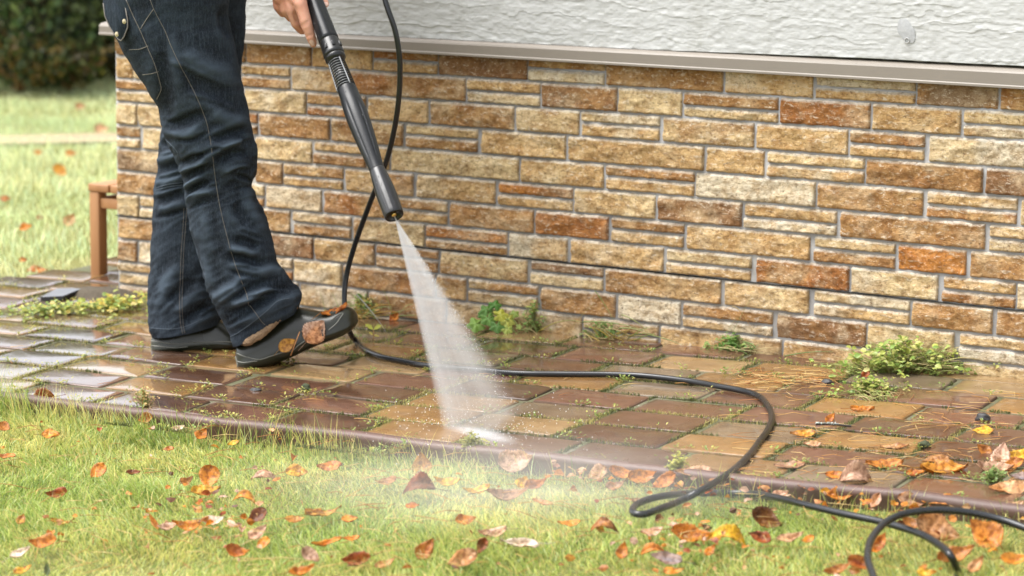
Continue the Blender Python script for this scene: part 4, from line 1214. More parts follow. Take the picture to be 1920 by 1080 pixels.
tag(obj("grass", np.concatenate(VS), np.concatenate(FS), M['grass'], cols=np.concatenate(CS), smooth=False), "dense pale green grass of the lawn beside the kerb", "grass", kind='stuff')
# lawn in the back, out of focus
pa0, pa1 = a0, a1
def keep_back(xy):
    d_ = (pa1-pa0)[:2]/np.linalg.norm((pa1-pa0)[:2]); nn_ = np.array([-d_[1], d_[0]])
    s_ = (xy-pa0[:2])@nn_
    on_path = (np.abs(s_) < wdt*0.95) & (RNG.random(len(xy)) < .6)
    paved = np.array([in_poly(q[0], q[1], PATH_POLY) for q in xy])
    house_ = (xy[:, 0] > XC-0.05) & (xy[:, 1] > -0.05)
    return in_view(xy, 800, 400) & ~on_path & ~paved & ~house_ & (xy[:, 0] < -4.5)
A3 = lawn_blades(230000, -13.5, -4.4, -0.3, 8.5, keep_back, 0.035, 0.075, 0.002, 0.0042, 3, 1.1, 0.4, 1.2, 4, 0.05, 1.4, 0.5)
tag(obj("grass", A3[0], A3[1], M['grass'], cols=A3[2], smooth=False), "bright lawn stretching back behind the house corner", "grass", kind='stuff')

# ================================================================ MOSS AND WEEDS IN THE JOINTS
jr = random.Random(12)
Jv = [(a, b) for a, b in JOINTS if in_view(np.array([a]), 60)[0] and a[1] < 0.02]
mv, mf, mc = [], [], []
def small_leaf(b, c, ax, up, L, w, col, fold=0.15):
    """a little pointed leaf of six faces"""
    ax = ax/np.linalg.norm(ax); sd = np.cross(up, ax); sd = sd/(np.linalg.norm(sd)+1e-9); nn = np.cross(ax, sd)
    pts = [c, c+ax*L*.35+sd*w*.5+nn*w*fold, c+ax*L*.75+sd*w*.38+nn*w*fold, c+ax*L-nn*L*.12, c+ax*L*.75-sd*w*.38+nn*w*fold, c+ax*L*.35-sd*w*.5+nn*w*fold, c+ax*L*.45]
    b.add(pts, [(0, 1, 6), (1, 2, 6), (2, 3, 6), (3, 4, 6), (4, 5, 6), (5, 0, 6)], col)
pts_, hd_, ln_, wd_, le_, cl_ = [], [], [], [], [], []
for (a, b) in Jv:
    L = math.dist(a, b); n = int(L*1600); m0 = jr.random()
    for k in range(n):
        t_ = jr.random(); x = a[0]+(b[0]-a[0])*t_+jr.gauss(0, .0030); y = a[1]+(b[1]-a[1])*t_+jr.gauss(0, .0035)
        g_ = vnoise(np.array([x*5.5, y*5.5, 1.0]), 33)+0.35*vnoise(np.array([x*21, y*21, 1.0]), 35)
        if g_ < -0.22: continue
        pts_.append((x, y)); hd_.append(jr.uniform(0, 6.3)); ln_.append(jr.uniform(.003, .0115)); wd_.append(jr.uniform(.0012, .0026)); le_.append(jr.uniform(.2, 1.3))
        q = g_+jr.gauss(0, .25)
        pxx = proj((x, y, 0.0))[0]
        cl_.append((0.12, 0.135, 0.050) if q < 0.20 else (0.26, 0.26, 0.085) if q < .45 else (0.42, 0.37, 0.14))
xy = np.array(pts_)
B_ = blades(xy, gz(xy[:, 0], xy[:, 1])-0.005, np.array(ln_), np.array(wd_), np.array(hd_), np.array(le_), np.array(cl_), 2)
tag(obj("moss", B_[0], B_[1], M['moss'], cols=B_[2], smooth=False), "green moss growing in the joints between the paving bricks", "moss", kind='stuff')
wbm = MB()
for k in range(480):
    a, b = jr.choice(Jv); t_ = jr.random(); x = a[0]+(b[0]-a[0])*t_; y = a[1]+(b[1]-a[1])*t_
    pxx, pyy, _ = proj((x, y, gz(x, y)))
    if jr.random() > np.interp(pxx, [0, 400, 900, 1920], [1.0, .9, .55, .45]): continue
    yel = np.interp(pxx, [0, 500, 1000, 1920], [.75, .55, .3, .25])
    for q in range(jr.randint(5, 22)):
        an = jr.uniform(0, 6.3); r = abs(jr.gauss(0, .009))
        c = np.array([x+r*math.cos(an)*1.7, y+r*math.sin(an)*0.7, 0]); c[2] = gz(c[0], c[1])+jr.uniform(-.003, .008)
        ax = np.array([math.cos(an), math.sin(an), jr.uniform(.0, 1.1)])
        col = np.array((0.42, 0.40, 0.10) if jr.random() < yel else (0.22, 0.30, 0.07))*jr.uniform(.75, 1.25)
        small_leaf(wbm, c, ax, np.array([0, 0, 1.0]), jr.uniform(.004, .0095), jr.uniform(.0022, .0048), col)
tag(wbm.build("joint_weeds", M['weed'], smooth=False), "tiny yellow green weeds sprouting along the paving joints", "weeds", kind='stuff')

# ================================================================ PLANTS ALONG THE WALL
UPV = np.array([0, 0, 1.0])
def round_leaf(b, c, ax, nrm, r, col, lobes=5, cut=.16):
    """lobed roundish leaf with a fold along the veins"""
    ax = ax-nrm*(ax@nrm); ax /= np.linalg.norm(ax); sd = np.cross(nrm, ax)
    n = 40; ring, ring2 = [], []
    for i in range(n):
        a = -math.pi+2*math.pi*i/n
        rr = r*(1+cut*math.cos(lobes*a)+.05*math.cos(lobes*4*a))*(1-.55*math.exp(-((abs(a)-math.pi)/.35)**2))
        up = .16*r*math.cos(lobes*a)
        ring.append(c+ax*rr*math.cos(a)+sd*rr*math.sin(a)+nrm*(up-.25*rr*rr/r)); ring2.append(c+ax*rr*.5*math.cos(a)+sd*rr*.5*math.sin(a)+nrm*up*.8)
    cc = np.array(col)
    cl = [cc*jr.uniform(.9, 1.1)]*n+[cc*1.12]*n+[cc*1.2]
    b.add(ring+ring2+[c], [(i, (i+1) % n, n+(i+1) % n, n+i) for i in range(n)]+[(n+i, n+(i+1) % n, 2*n) for i in range(n)], cl)
def toward_cam(t):
    v = UPV*math.cos(t)-CF*math.sin(t); return v/np.linalg.norm(v)
def arc_blade(b, p0, p1, sag, w, col, col2=None):
    """grass blade from p0 to p1 arching upwards by sag"""
    n = 14; pts = [p0+(p1-p0)*t+UPV*sag*4*t*(1-t) for t in np.linspace(0, 1, n)]
    c1 = np.array(col); c2 = np.array(col2 if col2 is not None else col)
    vv, cc = [], []
    for i, q in enumerate(pts):
        t = i/(n-1); ww = w*(1-t**2)*.5+.0002
        vv += [q-CR*ww*.3-CU*ww, q+CR*ww*.3+CU*ww, q+CF*ww*.5]; cc += [c1*(1-t)+c2*t]*3
    ff = []
    for i in range(n-1): ff += [(3*i+k, 3*i+(k+1) % 3, 3*i+3+(k+1) % 3, 3*i+3+k) for k in range(3)]
    b.add(vv, ff, cc)
def near_wall(px, py, off=0.02): 
    w = W(px, py, -off); return w
# geranium-like rosette
def wp(px, py, y): return W(px, py, y)
r0_ = G(945, 618); pl = tag(empty("leafy_weed", r0_), "leafy green plant with lobed leaves at the foot of the stone wall beside the spray", "plant")
lb_ = MB(); sb_ = MB()
for (px, py, r, col, ax, t, off) in ((928, 572, .014, (.085, .21, .035), CU+CR*.2, .9, .035), (912, 580, .015, (.12, .25, .05), CU-CR*.6, .8, .04), (916, 597, .018, (.15, .29, .06), CR*.3-CU, .9, .05), (893, 607, .020, (.22, .36, .07), -CR-CU*.2, .8, .06), (932, 611, .016, (.11, .23, .05), -CU+CR*.1, .9, .065),
                               (938, 590, .016, (.42, .42, .06), CR+CU*.1, .9, .05), (952, 600, .017, (.45, .45, .09), CR-CU*.4, .9, .045), (965, 588, .010, (.25, .33, .07), CR+CU, .9, .04), (951, 617, .012, (.36, .42, .09), CR-CU*.8, .9, .06), (904, 590, .010, (.1, .24, .04), CU-CR, .8, .035), (973, 612, .007, (.3, .38, .1), CR, .8, .05)):
    c = wp(px, py, -off); round_leaf(lb_, c, ax, toward_cam(t), r, col)
    sb_.tube(spline(np.array([r0_+np.array([0, .03, 0]), (r0_+c)/2+UPV*.02, c]), 8), .0011, 5, (.25, .3, .08))
lb_.build("leaf_cluster", M['weed'], pl); sb_.build("stem_cluster", M['weed'], pl)
def herb(name, label, px, py, spec, n, spread, height, lc, sz, blades_=(), seed=0, group=None):
    """loose little plant: many small leaves on thin stems, with grass blades"""
    rr = random.Random(seed); o_ = G(px, py); root = tag(empty(name, o_), label, "plant", group)
    lb, sb = MB(), MB()
    for k in range(n):
        an = rr.uniform(0, 6.283); r = abs(rr.gauss(0, .5)); r = min(r, 1.2)
        e = o_+np.array([0, 0, 0])+(CR*np.array([1, 1, 0]))*spread[0]*r*math.cos(an)+np.array([0, 1.0, 0])*spread[1]*r*math.sin(an)
        e[1] = min(e[1], -.008); h = height*rr.uniform(.1, 1.0)*(1.15-.6*r); e[2] = gz(e[0], e[1])+max(h, .004)
        b0 = np.array([o_[0]+(e[0]-o_[0])*.5, min(o_[1]+(e[1]-o_[1])*.5, -.01), 0]); b0[2] = gz(b0[0], b0[1])
        sb.tube(spline(np.array([b0, (b0+e)/2+UPV*.006+np.array([rr.gauss(0, .004), 0, 0]), e]), 5), .0006, 4, (.30, .30, .10))
        for q in range(rr.randint(3, 7)):
            a2 = rr.uniform(0, 6.283); ax = np.array([math.cos(a2), math.sin(a2), rr.uniform(-.3, .7)])
            s = sz*rr.uniform(.5, 1.3); col = np.array(rr.choice(lc))*rr.uniform(.8, 1.2)
            c = e+np.array([rr.gauss(0, .005), rr.gauss(0, .005), rr.gauss(0, .005)]); c[1] = min(c[1], -.006)
            small_leaf(lb, c, ax, toward_cam(rr.uniform(0, 1.2)), s, s*rr.uniform(.5, .8), col)
    for (x0, y0, x1, y1, sag, w, c1, c2, oa, ob) in blades_:
        yy_ = min(-oa, G(x0, max(y0, y1))[1]); arc_blade(sb, wp(x0, y0, yy_), wp(x1, y1, yy_), sag, w, c1, c2)
    lb.build("leaf_cluster", M['weed'], root); sb.build("stem_cluster", M['weed'], root)
    return root
YG = [(.40, .44, .10), (.30, .38, .09), (.48, .46, .15), (.22, .33, .07)]
GG = [(.14, .27, .06), (.20, .33, .08), (.30, .38, .11)]
STR = (.52, .42, .20)
rb_ = random.Random(77)
def rb_blades(cx, cy, n, dx, dy, cols):
    out = []
    for k in range(n):
        x0 = cx+rb_.gauss(0, dx*.35); y0 = cy+rb_.uniform(-4, 10); an = rb_.uniform(-.3, 3.44); L = rb_.uniform(.4, 1.0)
        c = rb_.choice(cols)
        out.append((x0, y0, x0+math.cos(an)*dx*L, y0-abs(math.sin(an))*dy*L, rb_.uniform(0, .012), rb_.uniform(.0012, .0026), c, tuple(np.array(c)*1.1), .03, .02+rb_.uniform(0, .05)))
    return out
herb("weed_clump", "large heap of pulled yellow green chickweed and straw against the wall base", 1690, 700, None, 165, (.18, .09), .058, YG+[(.35, .42, .12)], .0125, rb_blades(1685, 690, 230, 100, 62, [STR, STR, (.45, .44, .16), (.3, .38, .1)]), 3)
herb("weed_clump", "small tail of pulled chickweed lying on paving below the large heap", 1632, 738, None, 60, (.07, .045), .028, YG, .010, rb_blades(1640, 745, 30, 45, 20, [STR, (.4, .42, .14)]), 4)
herb("weed_clump", "low grassy weed with a tall arching blade at the wall foot", 1392, 652, None, 42, (.07, .02), .026, GG, .010,
     [(1338, 650, 1372, 574, .022, .0022, (.45, .24, .04), (.50, .30, .06), .03, .03), (1372, 574, 1412, 624, .012, .0020, (.5, .4, .2), (.45, .22, .05), .03, .03), (1366, 640, 1412, 552, .004, .0034, (.17, .24, .07), (.30, .38, .12), .03, .02), (1350, 648, 1385, 590, .004, .0016, (.4, .36, .1), (.45, .4, .12), .03, .03), (1470, 668, 1562, 660, .004, .002, (.2, .3, .1), (.2, .3, .1), .02, .02), (1345, 652, 1440, 664, .002, .002, (.4, .4, .16), STR, .04, .04)]+rb_blades(1395, 655, 16, 45, 22, [(.2, .33, .1), STR]), 5)
herb("weed_clump", "tangle of grass blades and green weeds by the wall between two stone joints", 1150, 628, None, 46, (.075, .02), .036, GG, .008,
     [(1060, 632, 1115, 568, .006, .0018, (.5, .34, .06), (.48, .45, .15), .03, .02), (1115, 545, 1150, 600, .004, .002, (.2, .3, .09), (.3, .4, .12), .02, .03), (1010, 622, 1090, 604, .012, .0022, (.5, .35, .06), (.25, .36, .12), .05, .03), (1090, 604, 1215, 622, .008, .0022, (.25, .36, .12), (.35, .42, .16), .03, .03), (1165, 590, 1222, 628, .006, .0022, (.42, .46, .18), (.45, .44, .2), .03, .03), (1160, 616, 1218, 628, .006, .0026, (.3, .38, .12), (.45, .46, .2), .04, .04), (1218, 628, 1280, 647, .002, .0020, (.3, .38, .12), (.4, .42, .2), .03, .02), (1216, 655, 1222, 600, .0, .0016, (.4, .32, .08), (.55, .28, .05), .05, .03)]+rb_blades(1150, 632, 30, 70, 36, [(.25, .36, .1), STR, (.5, .36, .08)]), 6)
herb("weed_clump", "mixed grass and orange tinged weeds along the wall behind the clog toe", 700, 585, None, 50, (.09, .02), .040, GG+[(.5, .26, .05), (.42, .34, .08)], .010,
     [(668, 552, 724, 622, .004, .0036, (.55, .56, .46), (.6, .6, .5), .03, .06), (690, 590, 655, 548, .006, .0022, (.2, .3, .08), (.3, .36, .1), .03, .02), (720, 590, 735, 545, .006, .002, (.25, .34, .1), (.3, .36, .1), .03, .02), (735, 590, 715, 540, .01, .002, (.24, .30, .06), (.35, .36, .1), .03, .02), (640, 590, 620, 545, .004, .002, (.26, .34, .1), (.4, .4, .14), .03, .02), (612, 595, 600, 548, .006, .002, (.26, .34, .1), (.4, .4, .14), .03, .02)]+rb_blades(690, 590, 34, 75, 44, [(.25, .34, .1), STR, (.5, .32, .06)]), 7)
herb("weed_clump", "thin straggly chickweed stems rising right next to the leafy green plant", 1000, 622, None, 42, (.06, .015), .060, GG+YG, .0075, rb_blades(985, 618, 18, 40, 48, [(.25, .34, .1), STR]), 8)
herb("weed_clump", "bright yellow green patch of leafy ground cover at the house corner behind the legs", 215, 578, None, 105, (.20, .13), .022, [(.55, .50, .10), (.40, .45, .10), (.58, .44, .10), (.25, .35, .08)], .013, (), 9)
herb("weed_clump", "sparse yellowish weeds spread over far paving beside the grey slab", 90, 590, None, 90, (.20, .07), .022, [(.50, .48, .12), (.36, .42, .10), (.25, .36, .09)], .011, (), 10)
herb("weed_clump", "round green moss cushion with sprigs at the path edge near the pale leaf", 1862, 905, None, 50, (.020, .014), .020, [(.16, .24, .06), (.22, .30, .08)], .006, (), 11)
herb("weed_clump", "yellow green moss tuft spilling over the kerb where the spray lands", 885, 840, None, 44, (.020, .014), .022, [(.35, .33, .10), (.26, .27, .08), (.42, .40, .16)], .007, (), 12)
herb("weed_clump", "mossy sprout on the kerb near the hose", 1272, 884, None, 46, (.022, .014), .022, [(.46, .44, .12), (.34, .36, .10)], .007, (), 13)
herb("weed_clump", "pale dry weed with an upright orange stalk on the kerb", 272, 762, None, 46, (.020, .012), .030, [(.62, .42, .20), (.55, .40, .16), (.30, .36, .12)], .007, [(267, 770, 270, 704, 0, .0034, (.55, .32, .1), (.62, .26, .04), .95, .95)], 14)
# two-leaved seedling by the hose
c0 = G(700, 640); sd_ = tag(empty("seedling", c0), "tiny seedling with bright yellow green leaves beside the hose", "plant"); lb_ = MB()
tp = c0+UPV*.026
for (dx, dy, L) in ((-1, .75, .022), (.95, .55, .021), (.7, -.15, .014), (-.3, .2, .012)):
    small_leaf(lb_, tp-UPV*(.0 if dy > .3 else .012), CR*dx+CU*dy, toward_cam(1.0), L, L*.42, (.60, .62, .10) if L > .015 else (.62, .52, .12), .1)
lb_.build("leaf_pair", M['weed'], sd_); q = MB(); q.tube([c0, c0+UPV*.014+CR*.001, tp], .0011, 6, (.45, .25, .10)); q.build("stalk", M['weed'], sd_)

# ================================================================ FALLEN LEAVES
LC = {'o': (0.68, 0.250, 0.025), 'a': (0.66, 0.33, 0.045), 'y': (0.78, 0.50, 0.035), 'r': (0.37, 0.090, 0.018), 'b': (0.44, 0.19, 0.045), 'd': (0.17, 0.07, 0.028),
      'p': (0.70, 0.46, 0.33), 't': (0.60, 0.35, 0.17), 'w': (0.80, 0.70, 0.56), 'm': (0.42, 0.25, 0.15), 'g': (0.24, 0.21, 0.23), 'u': (0.56, 0.215, 0.035), 'n': (0.12, 0.16, 0.05)}
lr = random.Random(4)
def leaf(c, L, wr, col, ang, tilt, curl, fold, label, group, stem=True, face=None, twist=0.0, name="fallen_leaf"):
    up = UPV
    tc = -CF*np.array([1, 1, 0]); tc /= np.linalg.norm(tc)
    if face is None:
        t = math.radians(tilt); n_ = up*math.cos(t)+tc*math.sin(t)
        e1 = CR-n_*(CR@n_); e1 /= np.linalg.norm(e1)
    else:
        n_ = face/np.linalg.norm(face); e1 = CR-n_*(CR@n_); e1 /= np.linalg.norm(e1)
    e2 = np.cross(n_, e1); a = math.radians(ang); ax = e1*math.cos(a)+e2*math.sin(a); sd = np.cross(n_, ax)
    ns_, nw = 25, 9; seedv = lr.uniform(0, 50); base = np.array(LC[col])*lr.uniform(.9, 1.12)
    c2 = np.array(LC[lr.choice({'o': 'aur', 'a': 'oyb', 'y': 'oa', 'r': 'bdu', 'b': 'utd', 'd': 'rb', 'p': 'tu', 't': 'pu', 'w': 'pt', 'm': 'pu', 'g': 'md', 'u': 'bro', 'n': 'n'}[col])])
    vv, cc = [], []
    for i in range(ns_):
        s = i/(ns_-1)
        w = math.sin(math.pi*min(s, 1)**0.80)**0.80*(1-.25*s)
        w *= (1+.055*((i % 2)*2-1)*(0.15 < s < .95))*(1+.22*float(vnoise(np.array([s*4.0, seedv, 0.5]), 3)))
        for k in range(nw):
            q = -1+2*k/(nw-1)
            x = (s-.5)*L; y = q*w*L*wr*.5
            z = curl*L*(4*(s-.5)**2-.5)+fold*L*(abs(q)*w-.4)*wr+twist*L*(s-.5)*q*w+.085*L*float(vnoise(np.array([s*3.0, q*1.6, seedv]), 2))+.035*L*float(vnoise(np.array([s*9, q*4, seedv]), 7))-.010*L*math.cos(s*38-abs(q)*4)*w
            vv.append(c+ax*x+sd*y+n_*z)
            m_ = np.clip(.5+.9*float(vnoise(np.array([s*2.4, q*1.5, seedv+9]), 5)), 0, 1)**1.5
            ed = .78 if abs(q) > .9 else 1.0
            vein = 1.0 if abs(q) > .15 else 1.18
            cc.append((base*(1-m_*.7)+c2*m_*.7)*ed*vein)
    ff = [(i*nw+k, (i+1)*nw+k, (i+1)*nw+k+1, i*nw+k+1) for i in range(ns_-1) for k in range(nw-1)]
    b = MB(); b.add(vv, ff, cc)
    if stem:
        p0 = vv[nw//2]; dirn = -(ax+n_*lr.uniform(-.2, .4)+sd*lr.uniform(-.4, .4))
        b.tube(spline(np.array([p0+ax*L*.05, p0+dirn*L*.22, p0+dirn*L*.42+n_*L*.04]), 6), L*.011, 5, tuple(base*.55))
    o_ = b.build(name, M['deadleaf'])
    md = o_.modifiers.new("t", 'SOLIDIFY'); md.thickness = 0.0004
    return tag(o_, label, "leaf", group)
GL, GP = "fallen leaves on the lawn", "fallen leaves on the paving"
# px, py, length px, width ratio, colour, angle, tilt, curl, fold, label
LAWN = """77,757,52,.8,r,25,60,.25,.5,dark red curled leaf against the kerb, nearest the mirror bright bricks
28,750,34,.6,o,10,35,.1,.2,flat orange leaf half under grass where kerb leaves the picture
8,803,26,.8,u,150,50,.2,.3,rusty leaf tip at the picture edge above the yellow scrap
95,817,34,.75,a,5,40,.1,.2,plain orange leaf flat on grass below the dark red curled one
12,856,36,.5,u,170,25,.1,.2,orange brown spotted leaf cut by the picture edge
272,788,28,.8,u,20,55,.2,.4,small rusty leaf in grass just below the kerb with the dry stalk weed
335,804,24,.55,w,20,45,.15,.2,small white upturned leaf in grass below the kerb
378,817,28,.85,u,60,55,.2,.3,rusty leaf in the shade of the kerb face beside white one
315,843,22,.6,u,8,30,.1,.2,small brown flat leaf alone in grass below the white one
437,832,24,.5,y,30,35,.1,.2,narrow yellow leaf in long grass near kerb
183,888,38,.75,o,55,55,.15,.2,orange leaf with a dark hole standing in grass
250,887,26,.5,r,5,30,.2,.4,tiny dark red leaf on a long black stalk
105,927,42,.55,r,8,50,.35,.6,dark red leaf folded like a boat
392,901,46,.85,o,85,68,.15,.2,large glossy orange leaf standing upright on another
386,921,56,.5,a,10,35,.15,.3,amber leaf lying under the large glossy orange one
350,903,30,.6,b,40,40,.2,.3,olive brown scrap beside the large glossy orange leaf
493,896,46,.5,p,12,40,-.3,-.3,pale pink leaf bent like a roof
556,888,42,.65,a,0,45,.1,.3,amber leaf lying before the rusty one near the pink roof shaped leaf
618,875,48,.5,u,6,35,.15,.3,rusty brown leaf touching the amber one
457,937,44,.45,a,-5,30,-.3,.4,amber leaf arched over shaded grass
40,977,24,.7,a,70,55,.1,.2,small amber leaf standing with a thin straw behind it
118,978,44,.3,a,3,25,.2,.3,slim amber strip of leaf lying level
288,980,40,.25,u,-60,60,.2,.4,thin rusty curl of leaf beside a pink one
312,989,36,.55,p,8,35,.2,.2,pink backed leaf in the long orange and white heap
350,986,56,.45,o,-8,40,.3,.4,wavy orange leaf in the middle of the heap
400,977,44,.5,w,15,40,.2,.2,chalk white leaf at the end of the heap
481,972,44,.6,d,40,60,.2,.4,dark brown crumpled leaf on top of a pink one
483,1002,44,.55,p,45,50,.2,.3,pinkish brown leaf below the dark crumpled one
493,1022,30,.7,o,50,55,.1,.2,clear orange leaf at the foot of the crumpled pair
553,975,38,.5,a,5,30,.15,.2,amber leaf flat on bright grass by itself
606,960,70,.3,a,14,30,.2,.3,long pale amber leaf with dark edge rising to one end
80,1018,52,.55,u,8,45,.25,.4,rusty leaf lying next to the long white one
38,1038,44,.42,w,35,50,.1,.2,long white leaf pointing to the picture corner
446,1036,46,.55,u,-8,45,.3,.4,rusty pink leaf with turned ends in open grass
583,1045,42,.65,m,-40,55,.25,.3,greyish mauve leaf with a rusty half
612,1017,58,.28,o,12,35,.15,.3,slim bright orange leaf sloping over grass
566,1071,52,.4,o,22,40,.2,.3,orange leaf cut by the lower picture edge
42,1070,36,.5,a,30,35,.1,.2,soft amber leaf low in the picture corner
88,1070,26,.4,n,100,75,.1,.3,dark olive pointed leaf standing upright
966,871,66,.75,p,10,62,.25,.3,large pale pink leaf leaning on the kerb in the mist
723,903,40,.5,b,8,35,.25,.3,brown leaf in misty grass
786,917,62,.6,d,12,50,-.3,.3,dark brown leaf with ochre edge, hollow below
838,903,50,.4,y,-6,40,.3,.4,yellow rolled leaf above the dark hollow one
893,918,52,.35,y,10,30,.2,.2,slim yellow leaf pale with mist
953,926,82,.35,m,8,35,.3,.4,long mauve brown leaf, misty
980,908,30,.8,y,60,50,.2,.3,small yellow leaf on the long mauve brown one
1004,910,46,.45,u,25,55,.2,.3,rusty leaf beside the small yellow one
1017,943,40,.3,t,-20,30,.1,.2,narrow tan leaf among needles
773,950,26,.65,o,10,35,.1,.2,small orange leaf alone in smooth grass
655,975,32,.55,o,8,35,.1,.2,orange leaf with nothing around it
873,977,40,.6,u,10,45,.2,.3,orange brown leaf with twigs behind
1067,982,44,.45,o,4,28,.15,.2,bright orange oval leaf
1134,993,54,.4,b,-10,40,-.35,.3,brown arched leaf like a bridge
923,999,54,.4,p,8,30,.2,.2,pale pink leaf joined to an orange tip
657,1010,36,.35,o,8,35,.15,.2,thin orange leaf cut in half by grass
974,1021,74,.32,w,-8,38,.1,.25,long cream coloured leaf, the palest one
798,1036,50,.62,u,55,70,.15,.3,rusty leaf standing on its tip
903,1028,36,.5,r,65,70,.2,.3,dark rust leaf upright behind the pinkish orange one
865,1053,64,.55,t,22,55,.15,.3,large pinkish orange leaf
667,1052,56,.5,r,8,50,.3,.5,dark red crinkled leaf near the lower picture edge
722,1058,44,.4,b,30,40,.2,.3,brown leaf half sunk in grass
1167,1036,36,.55,u,75,70,.2,.3,rust leaf standing with its edge to the viewer
1226,1035,50,.4,u,5,40,-.25,.3,rust leaf bowed over grey one
1249,1050,62,.5,g,-18,45,.1,.2,large slate grey leaf
1263,1072,40,.5,o,8,35,.1,.2,orange leaf under the slate grey one
1153,912,38,.55,m,20,45,.2,.2,mauve leaf in shaded grass near the kerb
1119,890,44,.6,t,35,50,.2,.3,pale brown leaf beside the kerb
1166,889,48,.45,o,-12,55,.25,.3,orange leaf first in the row under the kerb
1204,897,56,.5,o,14,58,.25,.3,larger orange leaf second in the row under the kerb
1244,906,52,.5,u,35,55,.2,.3,rusty orange leaf last in the row under the kerb
1214,938,60,.3,t,14,35,.1,.2,tan leaf lying inside the turn of the hose
1223,998,46,.45,p,20,40,.2,.2,pale pink leaf below the turn of the hose
1297,1005,78,.5,u,-8,50,.3,.5,large rust leaf shading the grass under it
1362,1011,74,.4,y,-10,45,-.3,.4,yellow leaf with a black underside
1438,978,62,.6,d,-30,55,.3,.5,dark brown crumpled leaf in open grass
1424,1010,46,.55,r,-25,55,.2,.4,dark rust leaf beside the yellow and black one
1332,1034,30,.5,o,50,55,.1,.2,small clear orange leaf pointing up
1481,1009,56,.4,t,22,40,.15,.3,tan leaf faded into grass
1514,1013,28,.5,o,25,45,.2,.3,small orange leaf next to the faded tan one
1573,929,58,.5,o,6,55,.2,.3,orange leaf tucked under the kerb lip
1444,914,36,.6,u,40,55,.25,.3,orange red leaf at the kerb above a pink one
1463,928,34,.5,p,15,45,.15,.2,pink leaf touching the lying hose
1641,943,36,.5,p,60,60,.2,.3,pale leaf stuck in grass below the kerb
1708,943,52,.6,m,-20,55,.2,.3,mauve leaf leaning on the kerb
1772,946,60,.4,o,-6,50,-.2,.3,orange brown leaf above the hose loop
1897,957,54,.55,t,30,50,.2,.3,tan leaf with mauve veins behind the hose loop
1758,1000,86,.65,t,-25,62,.2,.25,big veined tan leaf inside the hose loop
1707,982,44,.5,b,-35,55,.3,.4,brown leaf on the hose next to the big veined one
1847,1008,74,.72,u,-45,65,.12,.2,big smooth red brown leaf with its underside shown
1647,1022,52,.45,o,55,60,.1,.2,orange leaf seen through the hose loop at its side
1613,1060,50,.55,r,-20,50,.2,.4,dark orange leaf outside the hose loop
1570,1069,60,.35,b,25,40,.2,.3,olive brown leaf at the lower picture edge by the hose loop
1792,1042,80,.42,u,22,50,.2,.4,rusty leaf over the buried hose end
1902,1050,56,.45,o,8,45,.2,.3,orange leaf at the picture edge inside the hose loop
1830,1062,46,.45,t,50,50,.2,.3,tan leaf sticking up under the hose loop
1737,1076,38,.6,y,0,40,.1,.1,yellow leaf barely in the picture inside the hose loop"""
PAVE = """1617,767,46,.42,o,4,22,.08,.1,flat orange leaf just below the heap of weeds
1557,787,26,.55,o,50,70,.15,.2,small orange leaf standing on the paving behind a lichen twig
1505,814,48,.5,a,2,26,.06,.1,light orange leaf flat on a brown brick
1523,834,34,.55,t,2,28,.06,.1,small tan leaf flat below the light orange one
1843,810,40,.6,y,0,30,.06,.1,pure yellow leaf flat on the paving
1677,838,54,.4,t,4,18,.08,.1,faded tan leaf stuck to the bricks among needles
1658,870,72,.42,u,4,22,.1,.15,large orange brown leaf lying flat near the kerb
1770,880,92,.4,a,6,32,.15,.3,long amber leaf with raised bright edge
1716,888,36,.5,o,4,30,.08,.1,small orange leaf beside the long amber one
1755,864,54,.55,b,12,20,.05,.1,brown wet leaf pressed flat behind the long amber one
1570,893,46,.5,o,-4,28,.08,.15,orange leaf beside the dark curled one on the kerb
1607,901,66,.6,m,-8,55,-.3,.5,dark grey brown leaf curled up on the kerb with its stalk down
1845,847,32,.7,u,-40,65,.2,.3,rust leaf standing behind the tan heap of leaves
1877,862,64,.55,p,75,60,.15,.3,pinkish tan leaf upright in the heap of leaves
1866,878,70,.45,t,0,35,.2,.3,tan leaf at the bottom of the heap of leaves
1905,857,60,.4,y,8,40,.15,.3,yellow leaf at the back of the heap of leaves
1898,872,44,.5,o,20,45,.2,.3,orange leaf in front of the yellow one in the heap
1891,917,76,.45,t,4,30,.08,.1,big pale tan leaf flat by the kerb
1912,895,38,.55,g,0,35,.08,.1,grey leaf at the picture edge by the heap
1480,873,60,.45,m,4,14,.04,.1,thin brown film of leaf on the last brick before the hose
1300,886,70,.4,t,4,35,.1,.2,tan leaf under the hose where it crosses the kerb
1740,693,30,.6,u,40,60,.2,.3,rust leaf caught in the heap of weeds
1622,705,28,.5,r,65,60,.2,.3,dark red leaf at the side of the heap of weeds
738,598,24,.7,o,50,65,.2,.3,small orange leaf by the wall behind the hose"""
def put(lines, group, dz, k=1.0):
    for ln in lines.strip().split("\n"):
        q = ln.split(",", 9)
        px, py, L, wr_, col, an, ti, cu, fo = float(q[0]), float(q[1]), float(q[2]), float(q[3]), q[4], float(q[5]), float(q[6]), float(q[7]), float(q[8])
        c = G(px, py, dz); _, _, z = proj(c); Lm = L*1.0*z/FPX
        flip = lr.random() < .5
        leaf(c+UPV*0.001+UPV*(Lm*wr_*.18*math.sin(math.radians(ti)) if dz > -.01 else 0), Lm, min(wr_*1.2, .95), col, an+(180 if flip else 0), ti*.8, cu*1.1, fo*.9, q[9], group)
put(LAWN, GL, -0.008)
put(PAVE, GP, 0.003)
# flying leaf
leaf(P(791, 872, 4.93), 50*4.93/FPX, .80, 'a', 95, 80, .12, .2, "pale amber leaf flying up in the mist above the lawn", None, stem=False)
